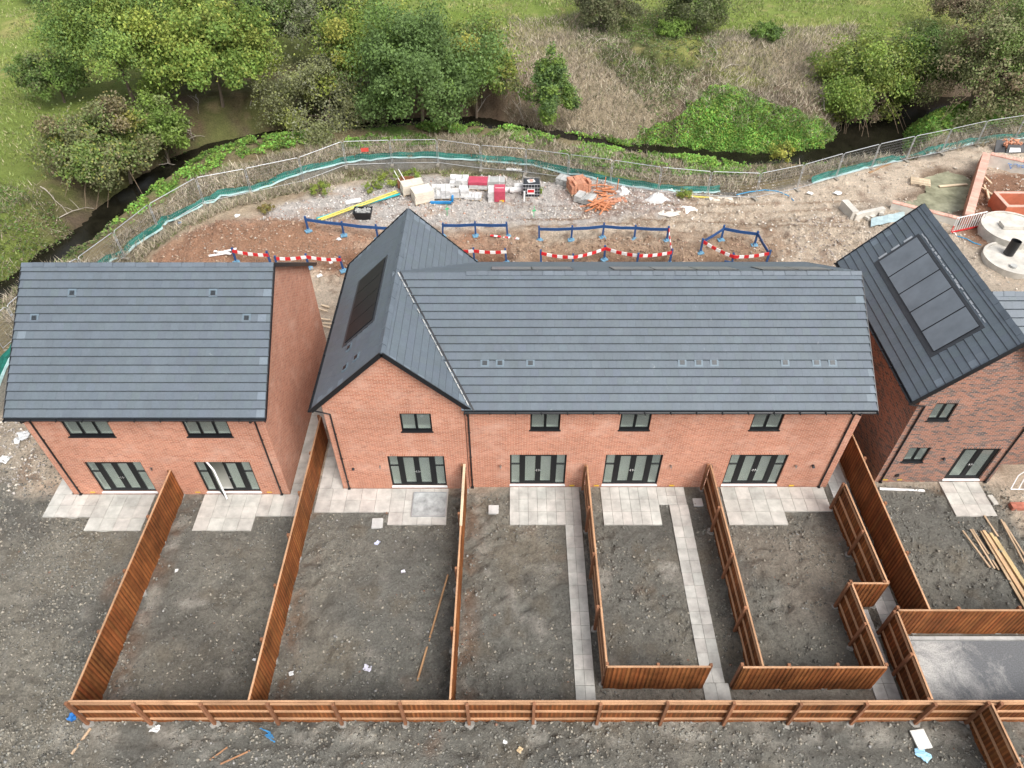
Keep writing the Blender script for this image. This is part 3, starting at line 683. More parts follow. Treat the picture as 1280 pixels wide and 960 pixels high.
# gardens and front: gray clods with brown and pale drifts
paint(np.clip(nz(4, 100)*1.5+.15+.35*(fx < -15.5), 0, .85), MUDL); paint(np.clip(nz(1.1, 102, 4)*1.8-.3, 0, .5), lin(122, 112, 96)); paint(np.clip(nz(1.7, 104)*1.4-.35, 0, .6), lin(96, 93, 88)); paint(np.clip(nz(2.5, 108)*1.7-.75, 0, .5), lin(140, 105, 80))
paint(np.clip(nz(.9, 112, 3)*2-1.1, 0, .4), lin(165, 160, 150))
for X in (-14.8, -8.83, -2.08):               # rusty runoff along the east foot of the stained fences
    paint(np.clip(1-np.abs(fx-X-.35)/.6, 0, 1)*(fy > 9.7)*(fy < 19.5)*np.clip(.2+1.2*nz(.8, 120, 3), 0, .55), lin(128, 92, 66))
zone(P_((905,655),(1060,640),(1085,760),(990,780),(930,700)), lin(148, 136, 122), .8, 1.2, 1.5, .55)
paint(np.clip(nz(6, 200, 3)*1.6-.25, 0, .45), lin(80, 77, 73)); paint(np.clip(1-np.abs(fy-9.25)/.55, 0, 1)*np.clip(nz(.8, 204, 4)*2.4+.0, 0, .7), lin(186, 180, 168))
for X in (-14.8, -8.83, -2.08, 3.3, 8.7):
    paint(np.clip(1-np.abs(fx-X-.4)/.7, 0, 1)*(fy > 9.7)*(fy < 19.5)*np.clip(nz(.9, 208, 4)*2.4-.35, 0, .6), lin(184, 178, 166))
paint(np.clip(nz(1.3, 212, 4)*2.4-.95, 0, .7)*(fy < 20), lin(172, 166, 156))
zone([(3, 9.7), (13.1, 9.7), (13.1, 10.8), (3, 10.8)], lin(168, 160, 148), .15, .3, .8, .75)
# building site behind
site = P_((-60,560),(20,520),(60,330),(150,322),(200,290),(300,255),(430,222),(600,207),(760,236),(900,246),(960,240),(1080,212),(1180,190),(1400,150),(1500,300),(1500,800),(1250,640),(1240,606),(1100,600),(1000,606),(30,616),(-10,560))
zone(site, TAN, .5, .8, 2); sm = softpoly(fx, fy, site, .5, .5, 2)
paint(sm*np.clip(nz(3, 130)*1.5, 0, .6), lin(190, 172, 150)); paint(sm*np.clip(nz(1.1, 134)*2-.6, 0, .55), lin(142, 116, 94))
zone(P_((-40,545),(10,520),(35,540),(60,575),(20,600),(-40,610)), lin(168, 158, 142), .8, 1.2, 1.5, .6)
zone(P_((330,262),(420,232),(520,218),(640,214),(780,226),(840,240),(850,262),(760,280),(560,282),(420,285),(330,285)), PINK, .6, .8, 1.6)
zone(P_((700,228),(850,240),(860,262),(720,272)), lin(176, 150, 136), .6, 1, 1.5, .6)
zone(P_((150,335),(200,300),(262,276),(340,282),(400,276),(480,284),(640,296),(650,345),(400,345),(150,350)), REDS, 1.0, 2.4, 2.2, .9); paint(sm*np.clip(nz(1.3, 301, 5)*2.2-.35, 0, .75)*(fx < 2), lin(186, 160, 138)); paint(sm*np.clip(nz(.7, 305, 4)*2.4-.7, 0, .6), lin(120, 92, 74))
zone(P_((200,320),(262,285),(300,300),(390,300),(400,340),(200,340)), lin(158, 122, 98), .5, .8, 1.2, .8)
zone(P_((640,292),(970,292),(975,345),(640,345)), lin(164, 134, 108), 1.0, 2.2, 2.2, .75)
wt = np.abs(((fy+.05*fx) % .9)-.45) < .1      # track marks along the haul road
paint(softpoly(fx, fy, P_((560,270),(1040,262),(1060,330),(600,300)), 1, 1, 2)*np.clip(nz(.5, 140)*1.6-.2, 0, .4), lin(128, 98, 74))
for k, yy in enumerate((41.2, 41.9, 43.3, 44.1)):
    paint(np.exp(-(((fy-yy-.25*np.sin(fx*.22+k))/.14)**2))*(fx > 0)*(fx < 26)*np.clip(.6+nz(1.5, 150+k), 0, .9), lin(132, 106, 82))
zone(P_((1040,262),(1110,250),(1200,300),(1280,380),(1400,600),(1250,420)), lin(186, 172, 155), .6, 1, 2, .6)
zone(P_((1200,215),(1290,215),(1300,330),(1225,310),(1200,290)), lin(146, 112, 90), .4, .5, 1)
# olive ditch and verge between the hardcore and the silt fence
zone(P_((60,420),(140,330),(182,300),(240,262),(330,228),(440,206),(600,202),(700,216),(660,222),(560,214),(450,220),(340,248),(270,268),(200,305),(160,340),(90,470)), OLIVE, .5, .7, 1.4)
zone(P_((90,450),(165,322),(200,296),(330,246),(450,219),(330,262),(225,305),(170,345)), lin(168, 150, 124), .5, .7, 1.4, .65)
zone(P_((350,235),(430,214),(600,207),(650,214),(480,213),(400,226)), lin(84, 82, 58), .3, .4, 1, .8)
# waste ground between silt fence and stream, both banks
d, s = dpoly(fx, fy, RIVS); north = s > 0; dn = d*np.where(north, 1, -1)
silt = [tuple(at(u, v)[:2]) for u, v in SILT_PX]; ds, ss = dpoly(fx, fy, silt); beyond = (ss > 0) & (fy > 20)
b_ = np.clip(ds/.5, 0, 1)*beyond
paint(b_, BROWNW); paint(b_*np.clip(nz(1.6, 160)*2, 0, .8), lin(128, 112, 84)); paint(b_*np.clip(nz(2.2, 164)*2-.2, 0, .8), GREEN*1.2)
n_ = np.where(north, 1.0, 0)*np.clip((d-1)/.6, 0, 1)
paint(n_, SOIL); paint(n_*np.clip(nz(2, 170)*1.4, 0, .5), lin(104, 86, 62))
field = np.clip((d+2.0*nz(4, 174)-8.5)/2.5, 0, 1)*np.where(north, 1, 0)
left = np.clip((-fx-26)/6, 0, 1)
lb_ = n_*np.clip((-fx-17)/5, 0, 1); paint(lb_*np.clip(.55+nz(1.8, 310)*1.5, 0, .9), lin(104, 108, 62)); paint(lb_*np.clip(nz(1.2, 314)*2-.3, 0, .7), lin(150, 134, 100))
paint(field, GRASS); 
zone(P_((-200,200),(0,120),(60,110),(60,200),(30,260),(-20,330),(-200,420)), GRASS*.92, 1.2, 2, 4, .9)
zone(P_((610,75),(640,38),(720,45),(730,75),(1000,55),(1060,40),(1075,90),(1060,130),(930,100),(880,100),(780,165),(720,150),(640,145)), STRAW, 1.0, 2.2, 2.5, .95)
zone(P_((610,60),(660,100),(670,140),(600,140),(600,80)), lin(112, 92, 74), 1, 2, 2.5, .7)
zone(P_((735,40),(830,20),(900,60),(880,110),(830,140),(760,90),(725,60)), lin(88, 94, 50), 1, 2, 2, .95)
zone(P_((940,40),(1050,30),(1060,60),(960,70)), lin(150, 148, 88), 1, 2, 2, .6)
fm_ = field*np.clip((fy-58)/8, 0, 1)
paint(fm_*np.clip(nz(9, 180, 3)*1.7+.15, 0, .75), GRASSL); paint(fm_*np.clip(nz(3.5, 184, 4)*2-.35, 0, .55), lin(96, 120, 44)); paint(fm_*np.clip(nz(1.6, 188, 4)*2.4-.7, 0, .5), lin(176, 160, 112))
paint(fm_*np.exp(-((np.abs((fy-77.5+.12*fx+1.2*np.sin(fx/9)))/.7)**2))*.5, lin(100, 122, 40)); paint(fm_*np.exp(-((np.abs((fy-70.5-.05*fx+.9*np.sin(fx/7)))/.5)**2))*.4, lin(150, 160, 74))
zone(Pz(-.9, (650,166),(760,172),(800,165),(850,162),(874,142),(905,128),(930,134),(955,150),(1000,154),(1045,150),(1060,160),(1040,185),(1010,198),(950,200),(850,190),(700,172)), GREEN, .5, 1, 1.3)
zone(Pz(-.9, (1092,172),(1140,135),(1200,132),(1260,148),(1200,162),(1110,178)), GREEN, .5, .8, 1.3)
bank = np.exp(-((d-water_half(fx)-.3)/.5)**2); paint(bank*.7, lin(62, 52, 38)); paint((d < water_half(fx)+.1)*1.0, lin(40, 34, 26))
# tarmac parking bay seen at the lower right comes as its own sheet; broken ground round the pond
pw = softpoly(fx, fy, POND, .6, .2, .8); paint(np.clip(pw*(1-pw)*3, 0, 1), lin(98, 76, 58))
for cx, cy, rx, ry, dep in HOLES: paint(np.exp(-(((fx-cx)/rx)**2+((fy-cy)/ry)**2)**2)*.8, lin(104, 68, 48))
C = np.clip(C*(1+.10*nz(.35, 190, 3)[:, None]+.10*nz(1.2, 195, 3)[:, None]), .01, .9)
CR = np.clip(C*1.0, 0, .85)
nx, ny = len(gx), len(gy)
idx = np.arange(nx*ny).reshape(nx, ny)
Fq = np.stack([idx[:-1, :-1], idx[1:, :-1], idx[1:, 1:], idx[:-1, 1:]], -1).reshape(-1, 4)
def ground_mat():
    m, nt, b = new_mat('ground_soil'); P = position(nt); a = N(nt, 'ShaderNodeAttribute', attribute_name='Zone')
    n1 = noise(nt, P, 9, 6, .72); n2 = noise(nt, P, 34, 4, .7); n3 = noise(nt, P, 1.6, 5, .65)
    vo = N(nt, 'ShaderNodeTexVoronoi', Scale=14); nt.links.new(P, vo.inputs['Vector'])
    c = mix(nt, 'MULTIPLY', 1.0, a.outputs['Color'], ramp(nt, n1, [(.28, .60), (.5, 1.0), (.72, 1.38)]))
    c = mix(nt, 'MULTIPLY', 1.0, c, ramp(nt, n2, [(.3, .78), (.7, 1.22)])); c = mix(nt, 'MULTIPLY', 1.0, c, ramp(nt, n3, [(.3, .86), (.7, 1.12)]))
    nt.links.new(c, b.inputs['Base Color']); b.inputs['Roughness'].default_value = .9; b.inputs['Specular IOR Level'].default_value = .25
    ad = N(nt, 'ShaderNodeMath', operation='ADD'); nt.links.new(n1, ad.inputs[0]); nt.links.new(n2, ad.inputs[1])
    bump(nt, b, ad.outputs[0], 1.0, .12); return m
me = bpy.data.meshes.new('ground'); V = np.stack([fx, fy, GZ], 1)
me.vertices.add(len(V)); me.vertices.foreach_set('co', V.astype(np.float32).ravel()); me.loops.add(len(Fq)*4); me.loops.foreach_set('vertex_index', Fq.astype(np.int32).ravel())
me.polygons.add(len(Fq)); me.polygons.foreach_set('loop_start', np.arange(0, len(Fq)*4, 4, dtype=np.int32)); me.update(calc_edges=True)
me.polygons.foreach_set('use_smooth', np.ones(len(Fq), bool))
za = me.attributes.new('Zone', 'FLOAT_COLOR', 'POINT'); zc = np.ones((len(V), 4), np.float32); zc[:, :3] = CR; za.data.foreach_set('color', zc.ravel())
me.materials.append(ground_mat()); o = bpy.data.objects.new('ground', me); COL.objects.link(o); tag(o, kind='structure')

# ---- stream and pond water
def water_mat(name, col, rough, bs):
    m, nt, b = new_mat(name); P = position(nt); c = mix(nt, 'MULTIPLY', 1.0, col, ramp(nt, noise(nt, P, 1.2, 4, .6), [(.3, .6), (.7, 1.4)]))
    nt.links.new(c, b.inputs['Base Color']); b.inputs['Roughness'].default_value = rough; b.inputs['Specular IOR Level'].default_value = .12; bump(nt, b, noise(nt, P, 3.5, 5, .7, .5), bs, .03); return m
L = []; R_ = []
for i, (x, y) in enumerate(RIVS):
    a = RIVS[max(i-1, 0)]; b = RIVS[min(i+1, len(RIVS)-1)]; t = Vector((b[0]-a[0], b[1]-a[1])).normalized(); w = 5.0
    L.append((x-t.y*w, y+t.x*w, WZ)); R_.append((x+t.y*w, y-t.x*w, WZ))
wm = MB()
ywat = [p for p in RIVS]
wx0, wx1 = min(p[0] for p in RIVS), max(p[0] for p in RIVS)
for i in range(len(L)-1): wm.face([R_[i], R_[i+1], L[i+1], L[i]])
o = wm.build('stream_water', water_mat('stream_water', (.012, .011, .007), .12, .2)); tag(o, kind='structure')
pm = MB(); pc = np.mean(POND, 0); pm.face([(pc[0]+(x-pc[0])*1.15, pc[1]+(y-pc[1])*1.15, -.36) for x, y in POND][::-1])
o = pm.build('pond_water', water_mat('pond_water', (.24, .235, .16), .08, .08)); tag(o, kind='structure')

# ---- paving: individual slabs laid on sand, one sheet per garden
def paving(name, rects, seed, sx=.6, sy=.6, tone=(1, 1, 1), z=.055):
    r = np.random.default_rng(seed); m = MB()
    for x0, x1, y0, y1 in rects:
        nx_, ny_ = max(1, round((x1-x0)/sx)), max(1, round((y1-y0)/sy)); ax, ay = (x1-x0)/nx_, (y1-y0)/ny_
        for i in range(nx_):
            for j in range(ny_):
                q = .86+.18*r.random(); wv = .97+.05*r.random(); zz = z+.006*r.random(); c = (q*tone[0], q*wv*tone[1], q*wv*.985*tone[2])
                a, b, cc, dd = x0+i*ax+.006, x0+(i+1)*ax-.006, y0+j*ay+.006, y0+(j+1)*ay-.006; t1, t2 = .006*r.standard_normal(2)*.6
                m.hexa([(a, cc, -.15), (b, cc, -.15), (b, dd, -.15), (a, dd, -.15), (a, cc, zz+t1), (b, cc, zz+t2), (b, dd, zz-t1), (a, dd, zz-t2)], c)
        m.box(x0+.01, x1-.01, y0+.01, y1-.01, -.1, z-.035, (.35, .33, .3))
    o = m.build(name, STONE); tag(o, kind='structure'); return o
paving('patio_paving', [(-20.5, -18.4, 18.25, 19.45), (-20.5, -19.72, 19.45, 21), (-18.4, -15.95, 17.55, 19.46)], 1, tone=(1.03, 1, .96))
paving('patio_paving', [(-13.75, -11.2, 17.55, 19.46), (-11.2, -9.05, 18.3, 19.46), (-9.93, -9.05, 19.46, 29)], 2, tone=(1.03, 1, .96))
paving('patio_paving', [(-8.7, -5.4, 18.5, 19.78), (-5.4, -2.85, 17.85, 19.78), (-8.7, -7.65, 19.78, 29)], 3, tone=(1.04, 1, .97))
paving('patio_paving', [(-.1, 2.35, 17.85, 19.87), (2.35, 3.02, 17.85, 19.87), (2.3, 3.02, 9.75, 17.85)], 4, sx=.4, sy=.58, tone=(1.02, 1.0, .97))
paving('patio_paving', [(3.98, 6.5, 17.85, 19.87), (6.5, 7.75, 18.9, 19.87), (6.95, 7.78, 11.0, 18.9), (6.95, 7.9, 9.75, 11.0)], 5, sx=.45, sy=.58, tone=(1.0, .98, .95))
paving('patio_paving', [(9.4, 11.95, 17.85, 19.87), (11.95, 14.05, 18.55, 19.87)], 6, tone=(1.03, .99, .95))
paving('garden_path', [(14.35, 15.2, 13.1, 26), (14.35, 14.25+.9, 12.98, 13.1), (13.1, 14.0, 9.8, 13.9)], 7, .45, .6)
paving('patio_paving', [(19.4, 21.2, 18.3, 20.17)], 9, .6, .6, tone=(1.05, 1, .95))
# tarmac bay with its kerb, lower right
tm, nt_, b_2 = new_mat('tarmac_dusty'); Pn = position(nt_)
vd_ = N(nt_, 'ShaderNodeVectorMath', operation='DISTANCE'); nt_.links.new(Pn, vd_.inputs[0]); vd_.inputs[1].default_value = (15.3, 11.4, 0)
mm = N(nt_, 'ShaderNodeMath', operation='MULTIPLY_ADD'); nt_.links.new(vd_.outputs['Value'], mm.inputs[0]); mm.inputs[1].default_value = -.11; nz_ = N(nt_, 'ShaderNodeMath', operation='ADD'); nt_.links.new(noise(nt_, Pn, .8, 7, .75, .5), nz_.inputs[0]); nz_.inputs[1].default_value = .0; nt_.links.new(nz_.outputs[0], mm.inputs[2])
c = mix(nt_, 'MIX', ramp(nt_, mm.outputs[0], [(.22, 0.0), (.56, .95)]), (.13, .135, .14), (.48, .47, .44)); c = mix(nt_, 'MULTIPLY', 1.0, c, ramp(nt_, noise(nt_, Pn, 22, 4, .7), [(.3, .65), (.7, 1.35)]))
nt_.links.new(c, b_2.inputs['Base Color']); b_2.inputs['Roughness'].default_value = .9; bump(nt_, b_2, noise(nt_, Pn, 60, 3), .6, .01)
o = MB().box(14.22, 40, 9.8, 12.6, -.2, .05).build('parking_bay', tm); tag(o, kind='structure')
o = MB()
for k in range(28): o.box(14.3+k*.915, 14.3+(k+1)*.915-.01, 12.62, 12.75, -.2, .14, tuple([.8+.2*random.random()]*3))
o = o.build('kerb', STONE); tag(o, kind='structure')

# ---- loose slabs and covers lying in the gardens
def slab(u, v, sx, sy, t, rz, label, name='paving_slab', mat=STONE, grp=None, cat='slab'):
    p = g(u, v); return tag(MB().rbox((p[0], p[1], p[2]-.02), (sx, sy, t), rz).build(name, mat, bevel=.008), label, cat, grp)
slab(472, 655, .48, .5, .09, .05, 'small pale concrete slab set in the mud below the gabled house patio')
slab(617, 638, .45, .45, .09, 0, 'small square pale slab left of the second patio of the terrace')
slab(872, 629, .42, .42, .09, .02, 'small pinkish slab beside the narrow garden path near the house wall')
t = thing('ventilation_mat', 'pale dusty square tray with a raised rim lying on the gabled house patio', 'tray', (*at(538, 633)[:2], .06))
p = at(537, 632); MB().box(p[0]-.72, p[0]+.72, p[1]-.62, p[1]+.62, .066, .10, (.80, .82, .84)).build('tray_base', M_('dusty_steel', (.50, .50, .48), .5, .45, 2.5), t)
rm = MB(); a, b, c, d = p[0]-.75, p[0]+.75, p[1]-.65, p[1]+.65; rm.box(a, b, c, c+.035, .066, .135); rm.box(a, b, d-.035, d, .066, .135); rm.box(a, a+.035, c+.035, d-.035, .066, .135); rm.box(b-.035, b, c+.035, d-.035, .066, .135); rm.build('rim', GALV, t); t.name = 'steel_tray'

# ================================================================ fences of the gardens
def fence(name_label, p, q, posts_side, n_bays=None, top=1.8, bay=2.235, group='stained garden fences', skip_first=False, boards_from=None):
    """close-board fence from p to q; posts_side=+1 posts and rails on the left of p->q, -1 on the right"""
    P0, Q0 = Vector((*p, 0)), Vector((*q, 0)); D = (Q0-P0); L = D.length; d = D.normalized(); nrm = Vector((-d.y, d.x, 0))*posts_side
    t = thing('timber_fence', name_label, 'fence', (p[0], p[1], 0), group); r = np.random.default_rng(int(abs(p[0]*100+p[1]*10+q[0]*7))+3)
    nb = n_bays or max(1, round(L/bay))
    bm = MB(); k = int(L/.08); st = L/k; bb = 1.0
    for i in range(k):
        if i % int(bay/.08) == 0: bb = .84+.28*r.random()
        qv = bb*(.72+.35*r.random())*(1.24 if i % 2 else .76); hs = 1+.12*r.standard_normal()*.5; col = (qv, qv*hs, qv*hs*.95)  # alternate boards lightened and darkened to paint lit edges and shadows between them
        a = P0+d*(i*st); b = P0+d*((i+1)*st+.008); o1 = nrm*-.006; o2 = nrm*-.032; zt = top-.03+.008*r.standard_normal()
        f = [v_+nrm*(-.012 if i % 2 else 0) for v_ in (a+o1, b+o1, b+o2, a+o2)]; f = f if posts_side < 0 else f[::-1]
        bm.hexa([v+Vector((0, 0, .06)) for v in f]+[v+Vector((0, 0, zt)) for v in f], col)
    bm.build('board_panel', BOARD, t)
    for zr in (.32, .98, 1.64):
        rm = MB(); c = .85+.3*r.random()
        for i in range(nb):
            a = P0+d*(L*i/nb+.02)+nrm*.022; b = P0+d*(L*(i+1)/nb-.02)+nrm*.022; c = .8+.35*r.random(); z0 = zr+.01*r.standard_normal(); z1 = zr+.01*r.standard_normal()
            rm.beam(a+Vector((0, 0, z0)), b+Vector((0, 0, z1)), .05, .085, (c, c, c))
        rm.build('rail', RAIL, t)
    cp = MB()
    for i in range(nb):
        a = P0+d*(L*i/nb+.005)+nrm*.0; b = P0+d*(L*(i+1)/nb-.005)+nrm*.0; c = .8+.3*r.random(); cp.beam(a+Vector((0, 0, top-.005)), b+Vector((0, 0, top-.005)), .065, .03, (c, c, c))
    cp.build('capping', RAIL, t)
    gb = MB(); gb.beam(P0+nrm*-.015+Vector((0, 0, .0)), Q0+nrm*-.015+Vector((0, 0, .0)), .025, .15); gb.build('gravel_board', BOARD, t)
    for i in range(nb+1):
        if skip_first and i == 0: continue
        a = P0+d*(L*i/nb)+nrm*.095; h_ = top-.02+.09*r.random(); c = .8+.4*r.random(); lean = Vector((r.standard_normal()*.015, r.standard_normal()*.015, 0))
        MB().beam(a+Vector((0, 0, -.4)), a+lean+Vector((0, 0, h_)), .1, .1, (c, c*.97, c*.95), up=(d.x, d.y, 0)).build('post', POST, t)
        if r.random() < .8:                    # concrete haunch at the post foot
            m = MB(); z = hz(a.x, a.y); n_ = 9; rr_ = .12+.09*r.random()
            pts = [(a.x+rr_*(.7+.5*r.random())*math.cos(6.283*j/n_), a.y+rr_*(.7+.5*r.random())*math.sin(6.283*j/n_)) for j in range(n_)]
            m.prism(pts, z-.15, max(z, 0)+.03); m.build('post_footing', FOOT, t)
    return t
FOOT = M_('haunch_concrete', (.27, .26, .235), .9, .35, 4, bmp=.4)
fence('long stained fence along the foot of all the gardens, its posts facing the camera', (-14.9, 9.66), (14.14, 9.66), -1, 13, bay=2.235)
fence('stained fence along the foot of the tarmac bay, continuing the long fence', (14.14, 9.66), (25.3, 9.68), -1, 5)
fence('stained fence between the two left gardens, ending at the far left corner', (-14.8, 9.7), (-14.72, 19.45), 1, 4, skip_first=True)
fence('stained fence running up into the gap between the pair of houses and the terrace', (-8.84, 9.7), (-8.83, 22.6), 1, 6, skip_first=True)
fence('stained fence seen almost edge on, right of the garden with the lone plank', (-2.08, 9.72), (-2.06, 19.7), 1, 4, skip_first=True)
fence('stained fence on the right of the long straight garden path', (3.3, 10.86), (3.26, 19.75), 1, 4, skip_first=True)
fence('short stained cross fence between the two garden paths, boards facing the strip', (3.3, 10.84), (6.9, 10.84), 1, 2)
fence('stained fence right of the narrow angled path, posts facing the path', (8.72, 10.84), (8.62, 19.75), 1, 4, skip_first=True)
fence('stained cross fence closing the fourth garden at its foot, boards facing the strip', (8.0, 10.82), (13.0, 10.82), 1, 3)
fence('short stained fence rising from the fourth garden foot to the step in its side', (12.95, 10.86), (12.85, 14.03), 1, 2, skip_first=True)
fence('shortest stained fence piece, joining the two side fences at the step', (12.85, 14.05), (14.25, 14.05), 1, 1)
fence('stained side fence of the fourth garden, from the step up to the patio', (14.22, 14.09), (14.12, 18.7), 1, 2)
fence('tall run of stained boards between the terrace and the dark brick house', (15.36, 12.98), (15.34, 22.5), -1, 4)
fence('stained cross fence at the top of the tarmac bay, boards facing the bay', (14.2, 12.95), (25.4, 12.95), 1, 5)
fence('stained fence on the left side of the tarmac bay with inward posts', (14.12, 9.72), (14.14, 12.9), 1, 2)
fence('stained fence running out of the lower right corner of the photo', (16.2, 2.0), (16.05, 9.6), 1, 4)
# the pale new rail on top of the edge-on fence
tag(MB().beam((-2.06, 16.6, 1.835), (-2.06, 19.75, 1.845), .11, .028).build('pale_capping_board', PALEWOOD), 'pale unstained board laid along the top of the edge-on fence', 'board')

# ================================================================ timber and litter in the gardens
def plank(u0, v0, u1, v1, w, h, label, mat=NEWWOOD, z=0, cat='plank', name='timber_plank', grp=None, col=(1, 1, 1)):
    a, b = g(u0, v0), g(u1, v1); a[2] = hz(a[0], a[1])+h/2+.02+z; b[2] = hz(b[0], b[1])+h/2+.02+z
    m = max(a[2], b[2]) if z else None
    if z: a[2] = b[2] = m
    d_ = Vector((b[0]-a[0], b[1]-a[1], 0)); side = Vector((-d_.y, d_.x, 0)).normalized()
    return tag(MB().beam(a, b, w, h, col).build(name, mat), label, cat, grp)
plank(560, 719, 522, 852, .07, .07, 'single long batten lying across the gabled house garden', NEWWOOD, col=(.75, .62, .5))
plank(114, 911, 91, 944, .08, .04, 'short plank lying at the outer end of the long fence', NEWWOOD)
plank(1099, 612, 1155, 614, .10, .05, 'long white board lying along the foot of the dark brick house', WHITE, name='board', cat='board')
for i, (a, lab) in enumerate([((1202, 665, 1236, 711), 'leftmost thin plank of the timber heap in the right garden'), ((1212, 663, 1242, 712), 'thin plank lying second from the left in the timber heap'), ((1215, 662, 1248, 713), 'thin plank lying between the thin left planks and the broad stack'),
                              ((1229, 646, 1246, 672), 'short plank poking out of the top of the broad timber stack'), ((1249, 652, 1283, 715), 'plank crossing to the right of the broad timber stack'), ((1253, 654, 1287, 708), 'rightmost plank of the timber heap, near the frame edge')]):
    plank(*a, .075, .045, lab, grp='planks of the timber heap in the right garden', z=.03, col=(.9+.1*(i % 2),)*3)
for i in range(9):
    dx = i % 5; ly = i//5
    plank(1225+dx*4.2+ly*2, 666+dx*1.2+(i*3) % 5, 1288+dx*4.6+ly*2, 776-(i*5) % 9, .12, .045, ['left edge', 'second from the left', 'middle', 'second from the right', 'right edge'][dx]+(' plank of the lower layer of the broad timber stack' if not ly else ' plank of the upper layer of the broad timber stack'),
          grp='planks of the broad timber stack', z=.04+.06*ly, col=(.95+.1*((i*7) % 3), .95+.08*((i*5) % 3), .9))
def scrap(u, v, s, col, label, cat='litter', name='litter_scrap', seed=0, h=.05, flat=False):
    """a crumpled sheet: a small bent grid"""
    p = g(u, v); z0 = hz(p[0], p[1])+.03; r = np.random.default_rng(seed+int(u)); m = MB(); n = 4
    Z = (r.random((n+1, n+1)))*h+z0; X = np.linspace(-s/2, s/2, n+1); J = r.standard_normal((n+1, n+1, 2))*s*.07; a = r.random()*3
    G = [[(p[0]+(X[i]+J[i, j, 0])*math.cos(a)-(X[j]*.8+J[i, j, 1])*math.sin(a), p[1]+(X[i]+J[i, j, 0])*math.sin(a)+(X[j]*.8+J[i, j, 1])*math.cos(a), Z[i, j]) for j in range(n+1)] for i in range(n+1)]
    for i in range(n):
        for j in range(n):
            m.face([G[i][j], G[i+1][j], G[i+1][j+1], G[i][j+1]], (1, 1, 1)); 
            m.face([tuple(np.array(q)-[0, 0, .012]) for q in (G[i][j+1], G[i+1][j+1], G[i+1][j], G[i][j])], (1, 1, 1))
    return tag(m.build(name, M_('scrap_%02d' % int(col[0]*10+col[2]*100), col, .6, .15, bmp=0)), label, cat)
scrap(460, 836, .3, (.5, .49, .56), 'white torn bag lying low in the gabled house garden', 'plastic bag', 'plastic_bag')
scrap(472, 679, .2, (.55, .58, .75), 'pale bluish scrap below the small slab in the gabled house garden')
scrap(504, 715, .16, (.7, .68, .75), 'small crumpled scrap in the middle of the gabled house garden')
scrap(221, 714, .14, (.6, .6, .58), 'white scrap near the middle of the second garden from the left', h=.02)
scrap(364, 842, .18, (.6, .61, .6), 'square white scrap near the foot of the gabled house garden', h=.02)
scrap(318, 825, .12, (.6,.6,.58), 'little white scrap beside the foot of the gap fence', h=.02)
scrap(194, 911, .28, (.58,.58,.57), 'white scrap in front of the long fence, below its third post')
scrap(631, 925, .22, (.72, .72, .7), 'bright white scrap in the bare strip below the middle of the fence')
scrap(650, 938, .2, (.55, .42, .25), 'brown cardboard scrap in the bare strip', name='cardboard_scrap')
scrap(93, 896, .34, (.02, .14, .4), 'blue rag at the outer end of the long fence', 'rag', 'blue_rag', h=.15)
scrap(28, 547, .7, (.45, .6, .62), 'pale turquoise sheet lying by the left corner of the pair of houses', 'plastic sheet', 'plastic_sheet', h=.15)
scrap(5, 575, .5, (.7, .72, .72), 'pale sheet on the mud at the left edge', 'plastic sheet', 'plastic_sheet', h=.1)
scrap(1152, 944, .5, (.35, .6, .78), 'pale blue and white bag against the white board', 'plastic bag', 'plastic_bag', h=.14)
p = g(1149, 926); tag(MB().rbox((p[0], p[1], hz(p[0], p[1])+.02), (.5, .62, .06), .12).build('white_board', M_('dusty_white', (.68, .68, .64), .7, .25)), 'dusty white board lying in the strip near the lower right corner', 'board')
m = MB(); p = g(336, 920); rr = np.random.default_rng(5)
for k in range(7):
    a0 = rr.random()*6.28; pts = [(p[0]+.32*math.cos(a0+t_*1.7)*t_/2+.1*rr.standard_normal()*.4, p[1]+.25*math.sin(a0+t_)*t_/2, p[2]+.09+.04*math.sin(t_*2)) for t_ in np.linspace(0, 2, 8)]; m.tube(pts, .011, 5)
tag(m.build('blue_twine', M_('blue_twine', (.05, .25, .50), .6, .1)), 'tangle of blue twine in the strip below the long fence', 'twine')
plank(262, 950, 285, 935, .05, .03, 'thin broken lath at the bottom left of the strip', col=(.8, .6, .5)); plank(277, 957, 313, 939, .05, .03, 'longer thin lath at the bottom left of the strip', col=(.8, .6, .5))
# brick pallet and white frame beside the corner house
p = g(1271, 632); t = thing('brick_pallet', 'low stack of red bricks on a slab beside the dark house patio', 'bricks', tuple(p))
for ly in range(3):
    for i in range(4):
        for j in range(3):
            c = .8+.35*random.random(); MB().rbox((p[0]-.3+i*.225, p[1]-.25+j*.11, p[2]+.02+ly*.068), (.215, .1025, .065), 0, (c, c, c)).build('brick', M_('loose_brick', (.42, .15, .10), .85, .2), t)
t.name = 'brick_stack'
p = g(1246, 634); tag(MB().rbox((p[0]-.1, p[1]+.3, .06), (.22, .5, .09), .12).build('pale_block', CONC), 'pale block resting on the dark house patio edge', 'block')
m = MB(); p = g(1275, 606)
for dx, h_ in ((0, .9), (.35, .9), (.7, .9)): m.tube([(p[0]-.6+dx, p[1]-.3, .03), (p[0]-.3+dx, p[1]+.1, h_*.6), (p[0]+.25+dx, p[1]+.3, h_)], .022, 6)
m.tube([(p[0]-.6, p[1]-.3, .05), (p[0]+.15, p[1]-.3, .05)], .022, 6); m.tube([(p[0]+.25, p[1]+.3, .9), (p[0]+.95, p[1]+.3, .9)], .022, 6)
tag(m.build('barrier_frame', WHITE), 'white tubular frame leaning by the dark house corner', 'frame')
